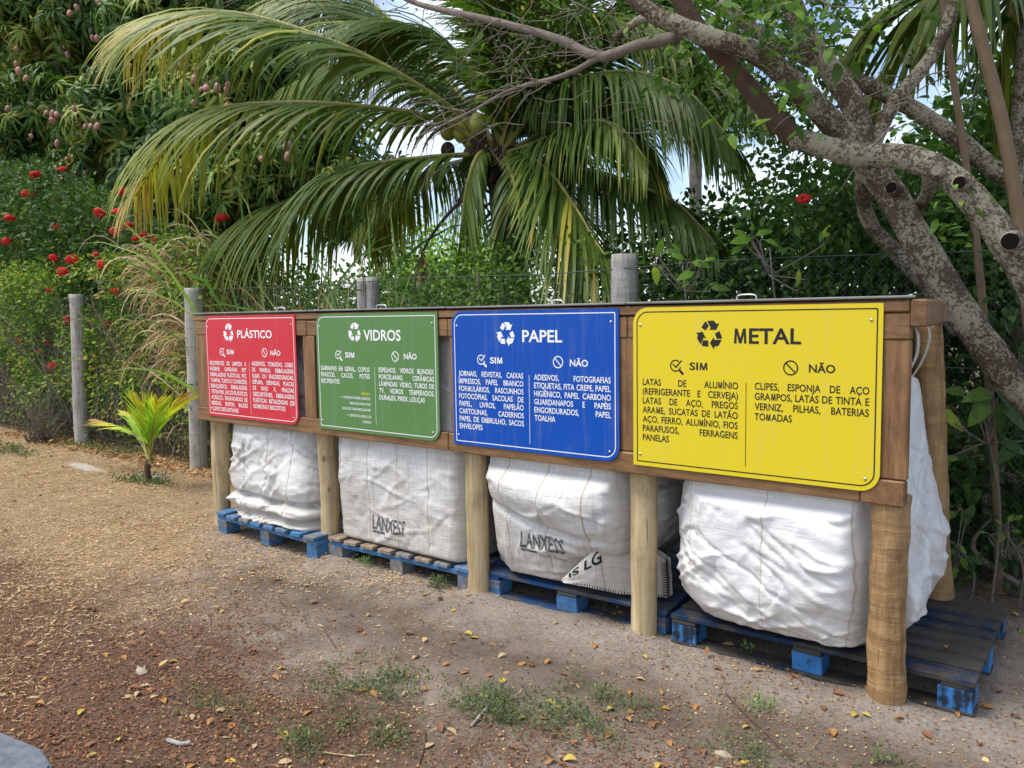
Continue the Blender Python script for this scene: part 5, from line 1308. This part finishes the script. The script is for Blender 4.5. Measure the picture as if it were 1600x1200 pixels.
# broad leaved plants pushing through the wire, every leaf its own piece
def leafy_plant(label, leaves, mats, y, group='broad leaved plants at the wire'):
    ps = [U(a, b, y) for a, b, *_ in leaves]; c_ = np.mean(ps, axis=0); o = np.array([c_[0]+.05, y+.03, 0]); r_ = empty('broad_leaf_plant', o, label, 'plant', group)
    tw = []; 
    for (a, b, ang, L, m) in leaves:
        p = U(a, b, y+rng.normal()*.02); t_ = R(ang); d = CR*math.cos(t_)+CU*math.sin(t_)-_f*.25
        put_leaf(mats[m], r_, o, p, d, unit(-_f*.9+np.array([0, 0, .6])+rng.normal(size=3)*.2), L)
        tw.append((catmull([p, p-d*.03+np.array([0, .02, -.02]), np.array([c_[0]+rng.normal()*.02, y+.03, max(c_[2]-.15, .05)])], 8), np.linspace(.003, .004, 8)))
    tw.append((catmull([o-np.array([0, 0, .1]), o+np.array([.03, 0, c_[2]*.5]), c_], 12), np.linspace(.008, .004, 12))); tubes_obj('stems', tw, 'twig_bark', r_, o, 5, 0, 'stuff')
BL = [LS[k] for k in (1, 7, 13)]; YL = leaf_shared('bright_leaf', (.15, .8))
mt_ = {'g': LS[7], 'd': LS[6], 'b': YL[4], 'y': YL[5]}
leafy_plant('broad leaved shoot with one yellow leaf, just right of the top of the white sack', [(1464, 640, -35, .17, 'y'), (1510, 614, 170, .12, 'g'), (1552, 612, 190, .17, 'g'), (1556, 612, -45, .13, 'g'), (1546, 625, 225, .17, 'g'), (1558, 630, -85, .15, 'd'), (1560, 632, -40, .18, 'g'), (1560, 690, -20, .15, 'd'), (1590, 690, 220, .15, 'd'), (1476, 716, 0, .07, 'b')], mt_, 1.43)
leafy_plant('low broad leaved shoot near the ground beside the rear post of the rack', [(1484, 845, 160, .08, 'g'), (1495, 800, 200, .09, 'g'), (1510, 812, 70, .09, 'd'), (1490, 850, -30, .08, 'b'), (1494, 862, 180, .07, 'g'), (1500, 870, -60, .08, 'g'), (1492, 885, -100, .07, 'b'), (1510, 870, -20, .09, 'd'), (1470, 848, -120, .08, 'g')], mt_, 1.44)
leafy_plant('small bright sprig low at the right edge of the undergrowth', [(1575, 815, 60, .045, 'b'), (1566, 820, 140, .045, 'b'), (1580, 830, 0, .05, 'g'), (1570, 835, 220, .05, 'b'), (1584, 812, 30, .05, 'g'), (1540, 832, 170, .04, 'b'), (1555, 834, 20, .04, 'g'), (1595, 850, 30, .05, 'g')], mt_, 1.45)
leafy_plant('climbing shoot with yellowish leaves right of the thick fence post', [(1026, 400, 70, .11, 'b'), (1036, 395, 10, .10, 'g'), (1022, 415, -80, .12, 'y'), (1070, 405, 160, .09, 'b'), (1080, 410, -10, .12, 'b'), (1085, 425, 200, .12, 'b'), (1100, 408, 20, .07, 'b'), (1078, 440, -150, .06, 'b'), (1110, 450, 0, .12, 'g'), (1060, 395, 120, .07, 'b')], mt_, 1.33)
leafy_plant('cluster of large pale green leaves over the wire, above the yellow sign', [(1165, 368, 160, .08, 'b'), (1175, 372, 190, .13, 'b'), (1180, 368, 20, .10, 'b'), (1175, 362, 90, .05, 'b'), (1195, 375, -20, .09, 'b'), (1160, 385, 210, .08, 'g'), (1245, 440, 80, .07, 'y'), (1250, 437, -130, .05, 'b'), (1285, 372, 60, .08, 'y')], mt_, 1.33)
leafy_plant('little plant with round green leaves at the right frame edge by the pallet', [(1580, 805, 100, .05, 'g'), (1590, 990, 30, .05, 'b'), (1575, 1000, 150, .05, 'g'), (1590, 1008, -20, .06, 'b'), (1600, 995, 60, .05, 'g'), (1570, 990, 190, .05, 'g'), (1585, 1012, 250, .05, 'b')][1:], mt_, 1.12)

# ================================================================ GROUND COVER
def scatter(name, n, xr, yr, dens, L, W, mat, tint, lift=.004, tilt=.18, label=None):
    x, y = rng.uniform(*xr, n), rng.uniform(*yr, n); ok = rng.uniform(size=n) < dens(x, y); x, y = x[ok], y[ok]
    q_ = pix(np.stack([x, y, x*0], -1)); ok = (q_[:, 2] > .3) & (q_[:, 0] > -60) & (q_[:, 0] < 1660) & (q_[:, 1] < 1260); x, y = x[ok], y[ok]; n = len(x)
    P = np.stack([x, y, gh(x, y)+rng.uniform(.0, lift, n)+.002], -1); a = rng.uniform(0, 6.283, n)
    D = np.stack([np.cos(a), np.sin(a), rng.normal(size=n)*tilt], -1); N = np.array([[0, 0, 1.0]])+rng.normal(size=(n, 3))*.35
    l = L*rng.uniform(.5, 1.4, n); V, f = leaf_arr(P, D, N, l, np.maximum(l*W*rng.uniform(.6, 1.4, n), .0015), .05, .2)
    o = link(name, np_mesh(name, V, f, MATS[mat], np.repeat(np.clip(rng.normal(.5, tint, n), 0, 1), 6))); tag(o, label, None, None, 'stuff'); return o
def d_straw(x, y):
    bare_ = (((x+3.35)/.42)**2+((y-.62)/.10)**2 < .8) | (((x+2.35)/.30)**2+((y-.78)/.08)**2 < .8)
    w = fbm(x*.9, y*.9, 0, 71, 4); return np.clip((1.4-(x+y*.75))*.45+(w-.5)*3.2, .03, 1)*(1-.85*bare_)*np.clip(.35+2.2*(fbm(x*3, y*3, 0, 72, 3)-.32), .1, 1)
scatter('dry_straw', 210000, (-8, 3.4), (-2.2, 1.5), d_straw, .029, .13, 'straw', .24, .010, .16, 'short dry straw and clippings strewn over the ground')
def d_mulch(x, y):
    w = fbm(x*1.1, y*1.1, 0, 73, 4); return np.clip((-.55-y)*.9+(w-.5)*3, .02, 1)
scatter('bark_mulch', 80000, (.5, 5.6), (-2.4, .3), d_mulch, .013, .5, 'mulch', .2, .008, .3, 'fine reddish bark mulch in the foreground')
scatter('soil_crumbs', 60000, (.3, 5.8), (-2.2, 1.2), lambda x, y: np.clip(fbm(x*2, y*2, 0, 75, 3)*1.4-.3, .05, 1), .009, .8, 'litter', .25, .006, .4, 'soil crumbs and small litter')
scatter('leaf_litter', 5200, (-7, 5.9), (-2.2, 3), lambda x, y: np.clip(.10+.5*(y > .9)+.25*(fbm(x*1.3, y*1.3, 0, 76, 3) > .56), 0, 1), .042, .5, 'litter', .25, .012, .25, 'scattered dead leaves under the trees')
scatter('leaf_litter', 4200, (-7, -1.2), (1.0, 1.9), lambda x, y: .8+0*x, .05, .5, 'litter', .25, .02, .3, 'dead leaves banked along the foot of the hedge')
# creeping weeds
def weed(label, px, py, n, sx, sy, L=.018, mat='weed_leaf'):
    o = G(px, py); r_ = empty('weed_patch', o, label, 'weed', 'creeping weeds on the bare soil'); A = Acc()
    x, y = o[0]+rng.normal(size=n)*sx, o[1]+rng.normal(size=n)*sy; ok = fbm(x*9, y*9, 0, px, 3) > .42; x, y = x[ok], y[ok]
    C = np.stack([x, y, gh(x, y)+rng.uniform(.008, .03, len(x))], -1); leaf_cloud(C, 7, .012, L, .36, np.array([[0, 0, .8]]), .1, (.2, .8), .8, A); stuff('foliage', A, mat, r_, o)
for a in [('sparse creeping weed patch left of centre in the foreground', 585, 1068, 220, .13, .10), ('small weed patch below the left creeping patch', 580, 1150, 110, .12, .05), ('dense creeping weed patch beside the grey stick', 775, 1108, 240, .085, .075), ('creeping weed right of the stick among yellow leaves', 890, 1128, 170, .12, .06),
          ('weed trailing at the bottom edge left of centre', 480, 1165, 100, .10, .05), ('faint weeds in the soil right of centre', 960, 1095, 80, .14, .04), ('sparse weeds in the dark soil at bottom right', 1180, 1180, 60, .12, .05), ('thin green weeds left of the lower leaf heap', 340, 1105, 60, .12, .04)]:
    weed(*a)
for a in [('bright green sprout before the second pallet', 568, 886, 16, .025, .015, .03, 'reed_leaf'), ('green tuft at the foot of the middle post', 690, 922, 34, .035, .02, .024, 'weed_leaf'), ('grass tuft under the palm seedling', 225, 752, 130, .25, .08, .035, 'weed_leaf'), ('short grass at the foot of the hedge on the left', 150, 700, 260, .6, .10, .035, 'weed_leaf'), ('short green grass by the dry bush at the far left', 20, 705, 150, .4, .12, .035, 'weed_leaf'), ('small sprout in the sand before the nearest pallet', 1160, 1020, 7, .03, .02, .02, 'reed_leaf'),
          ('tiny weed beside the lone twig at bottom right', 1215, 1115, 24, .05, .02, .02, 'reed_leaf'), ('young green weeds at the bottom right edge', 1390, 1195, 12, .05, .02, .022, 'weed_leaf')]:
    weed(*a)
# fallen leaves lying singly
def fallen_me(mat, seed):
    r2 = np.random.default_rng(seed); n = 7; t_ = np.linspace(0, 1, n); w = .5*np.sin(math.pi*np.clip(t_*.96+.02, 0, 1))**.8*.5; cz = .13*r2.uniform(.1, 1)*np.sin(math.pi*t_)+r2.normal()*.05*t_; c_ = np.stack([t_-.5, r2.normal()*.08*np.sin(3*t_), cz], -1)
    e = r2.uniform(.05, .3); V = np.stack([c_+np.stack([0*t_, w, w*e*2], -1), c_, c_-np.stack([0*t_, w, -w*e*r2.uniform(.5, 2.4)], -1)], 1).reshape(-1, 3); i = np.arange(n-1)[:, None]*3
    return np_mesh('fallen_leaf', V, [np.concatenate([i+[0, 3, 4, 1], i+[1, 4, 5, 2]])], MATS[mat], None, True)
FM = {m: [fallen_me(m, 80+k) for k in range(4)] for m in ('yellow_leaf', 'orange_leaf', 'brown_leaf', 'pale_leaf')}
LB = {'yellow_leaf': 'yellow fallen leaf', 'orange_leaf': 'orange brown fallen leaf', 'brown_leaf': 'dark brown dead leaf', 'pale_leaf': 'pale tan dried leaf'}
MARK = [(40, 1170, 'near the concrete path corner'), (140, 1140, 'between the path corner and the broken twig'), (220, 1049, 'around the angular stone'), (225, 1080, 'in the little heap below the angular stone'), (280, 1165, 'by the thick broken twig'), (345, 1112, 'beside the forked twig'),
        (120, 980, 'on the straw at the far left'), (430, 1070, 'on the reddish mulch left of the weeds'), (585, 1068, 'among the weeds left of centre'), (560, 1180, 'by the straight dry twig at the bottom'), (570, 985, 'in the pale sand before the second pallet'), (690, 1130, 'around the twig at bottom centre'), (735, 990, 'on the soil before the middle post'), (740, 1050, 'on the open soil above the grey stick'),
        (775, 1115, 'in the dense weeds by the grey stick'), (880, 1110, 'in the weeds right of the grey stick'), (860, 985, 'in the sand before the third pallet'), (960, 1070, 'on the soil below the fourth post'), (1020, 1130, 'on dark soil right of the weed patches'), (1000, 1180, 'at the bottom edge right of centre'), (1180, 1130, 'along the long thin twig'), (1240, 1050, 'in the sand before the nearest pallet'), (1330, 1120, 'at the foot of the nearest post'), (1500, 1110, 'by the corner of the nearest pallet'), (1550, 1150, 'at the lower right corner of the ground'), (1480, 1010, 'on the deck of the nearest pallet')]
def fallen(px, py, m, L=.055):
    on = m == 'orange_leaf' and (px, py) == (1478, 1012)
    g_ = G(px, py, .145 if on else 0); g_[2] = (.146 if on else gh(g_[0], g_[1]))+.004; o = link('fallen_leaf', random.choice(FM[m]), None, g_); o.scale = (L*.82*random.uniform(.8, 1.25),)*3; o.rotation_euler = (random.uniform(-.25, .25), random.uniform(-.25, .25), random.uniform(0, 6.28))
    k = min(MARK[:-1], key=lambda q_: math.hypot(q_[0]-px, (q_[1]-py)*1.6)) if not on else MARK[-1]
    tag(o, LB[m]+' lying '+k[2], 'leaf', LB[m][:-4]+'leaves '+k[2])
for px, py in [(184, 1155), (143, 1182), (348, 960), (270, 1034), (360, 1192), (576, 957), (731, 990), (740, 995), (785, 1068), (860, 1098), (873, 1104), (818, 1121), (709, 954), (868, 978), (955, 1108), (1008, 1029), (1167, 1136), (1335, 1122), (1353, 1123), (1163, 1190), (445, 1150), (75, 1060), (128, 1112), (440, 1045), (890, 1190), (1030, 1195), (762, 1095)]: fallen(px, py, 'yellow_leaf', .05)
for px, py in [(118, 955), (165, 1023), (194, 1028), (255, 1098), (232, 1080), (330, 1130), (352, 1127), (362, 1135), (370, 1108), (480, 1115), (565, 1078), (585, 1088), (697, 1041), (663, 1083), (765, 1060), (770, 1005), (855, 1033), (726, 1054), (985, 1080), (980, 1125), (950, 1145), (1040, 1103), (1088, 1098), (1240, 1065), (1405, 1128), (1300, 1145), (1262, 1018), (1215, 985), (1048, 1158), (860, 1192), (900, 1160), (430, 1060), (60, 1098), (300, 1195), (500, 1190), (1495, 1120), (1478, 1012), (1540, 1105), (930, 1010), (815, 1042), (745, 1130), (635, 1060)]: fallen(px, py, 'orange_leaf', .055)
for px, py in [(190, 1070), (210, 1075), (260, 1070), (140, 1165), (80, 1150), (330, 1190), (420, 1088), (540, 1130), (600, 1160), (690, 1145), (800, 1170), (920, 1150), (1020, 1130), (1100, 1170), (1285, 1110), (1310, 1090), (1450, 1150), (1560, 1080), (1585, 1120), (1530, 1160), (1120, 1050), (880, 1055), (640, 985), (560, 1015)]: fallen(px, py, 'brown_leaf', .055)
for px, py in [(200, 1090), (215, 1085), (225, 1072), (240, 1092), (345, 1112), (300, 1120), (635, 1090), (706, 1150), (610, 1142), (395, 1168), (445, 1190), (670, 1170), (1000, 1060), (650, 1030), (785, 1030)]: fallen(px, py, 'pale_leaf', .055)
# stones, sticks and twigs
def stone(px, py, s_, lab, seed):
    g_ = G(px, py); bm = bmesh.new(); bmesh.ops.create_icosphere(bm, subdivisions=2, radius=1); r2 = random.Random(seed)
    for v_ in bm.verts:
        k = .75+.45*float(vn(v_.co.x*1.3+seed, v_.co.y*1.3, v_.co.z*1.3, seed)); v_.co = Vector((v_.co.x*s_*1.3, v_.co.y*s_*.8, max(v_.co.z, -.45)*s_*.65))*k
    tag(link('stone', bm_mesh('stone', bm, MATS['stone']), None, (g_[0], g_[1], gh(g_[0], g_[1])+s_*.12)), lab, 'stone')
stone(220, 1049, .028, 'largest pale angular stone on the soil at the lower left', 3); stone(278, 1043, .012, 'tiny white pebble right of the angular stone', 4); stone(1125, 1205, .02, 'half buried grey stone at the bottom edge', 5); stone(1130, 1177, .024, 'flat tan stone at bottom right of centre', 6)
def stick(name, lab, pts, r_, mat, cat='twig'):
    P = [G(a, b) for a, b in pts]; P = catmull(P, 14); P[:, 2] = gh(P[:, 0], P[:, 1])+r_*.7+.004; V, f = tube_arr(P, r_, 6, .15, 3); o = P.mean(0); tag(link(name, np_mesh(name, rel(V, o), f, MATS[mat], None, True), None, o), lab, cat)
stick('stick', 'short grey flat stick beside the dense weed patch', [(737, 1142), (762, 1112)], .006, 'grey_post', 'stick')
stick('twig', 'forked brown twig lying right of the leaf heap', [(245, 1098), (275, 1092), (310, 1112)], .0035, 'brown_bark'); stick('twig', 'thick pale broken twig near the bottom edge at lower left', [(262, 1160), (280, 1165), (298, 1163)], .008, 'grey_post')
stick('twig', 'thin straight dry twig near the bottom left of centre', [(505, 1176), (545, 1180), (582, 1183)], .0022, 'pale_leaf'); stick('twig', 'dark thin twig standing out on the weeds at bottom centre', [(664, 1150), (664, 1170), (655, 1195)], .003, 'brown_bark')
stick('twig', 'long thin twig across the soil at bottom right', [(1135, 1085), (1180, 1130), (1240, 1190)], .0028, 'brown_bark'); stick('twig', 'curved thin twig in the pale sand left of centre', [(508, 985), (518, 1000), (525, 1010)], .0022, 'brown_bark')
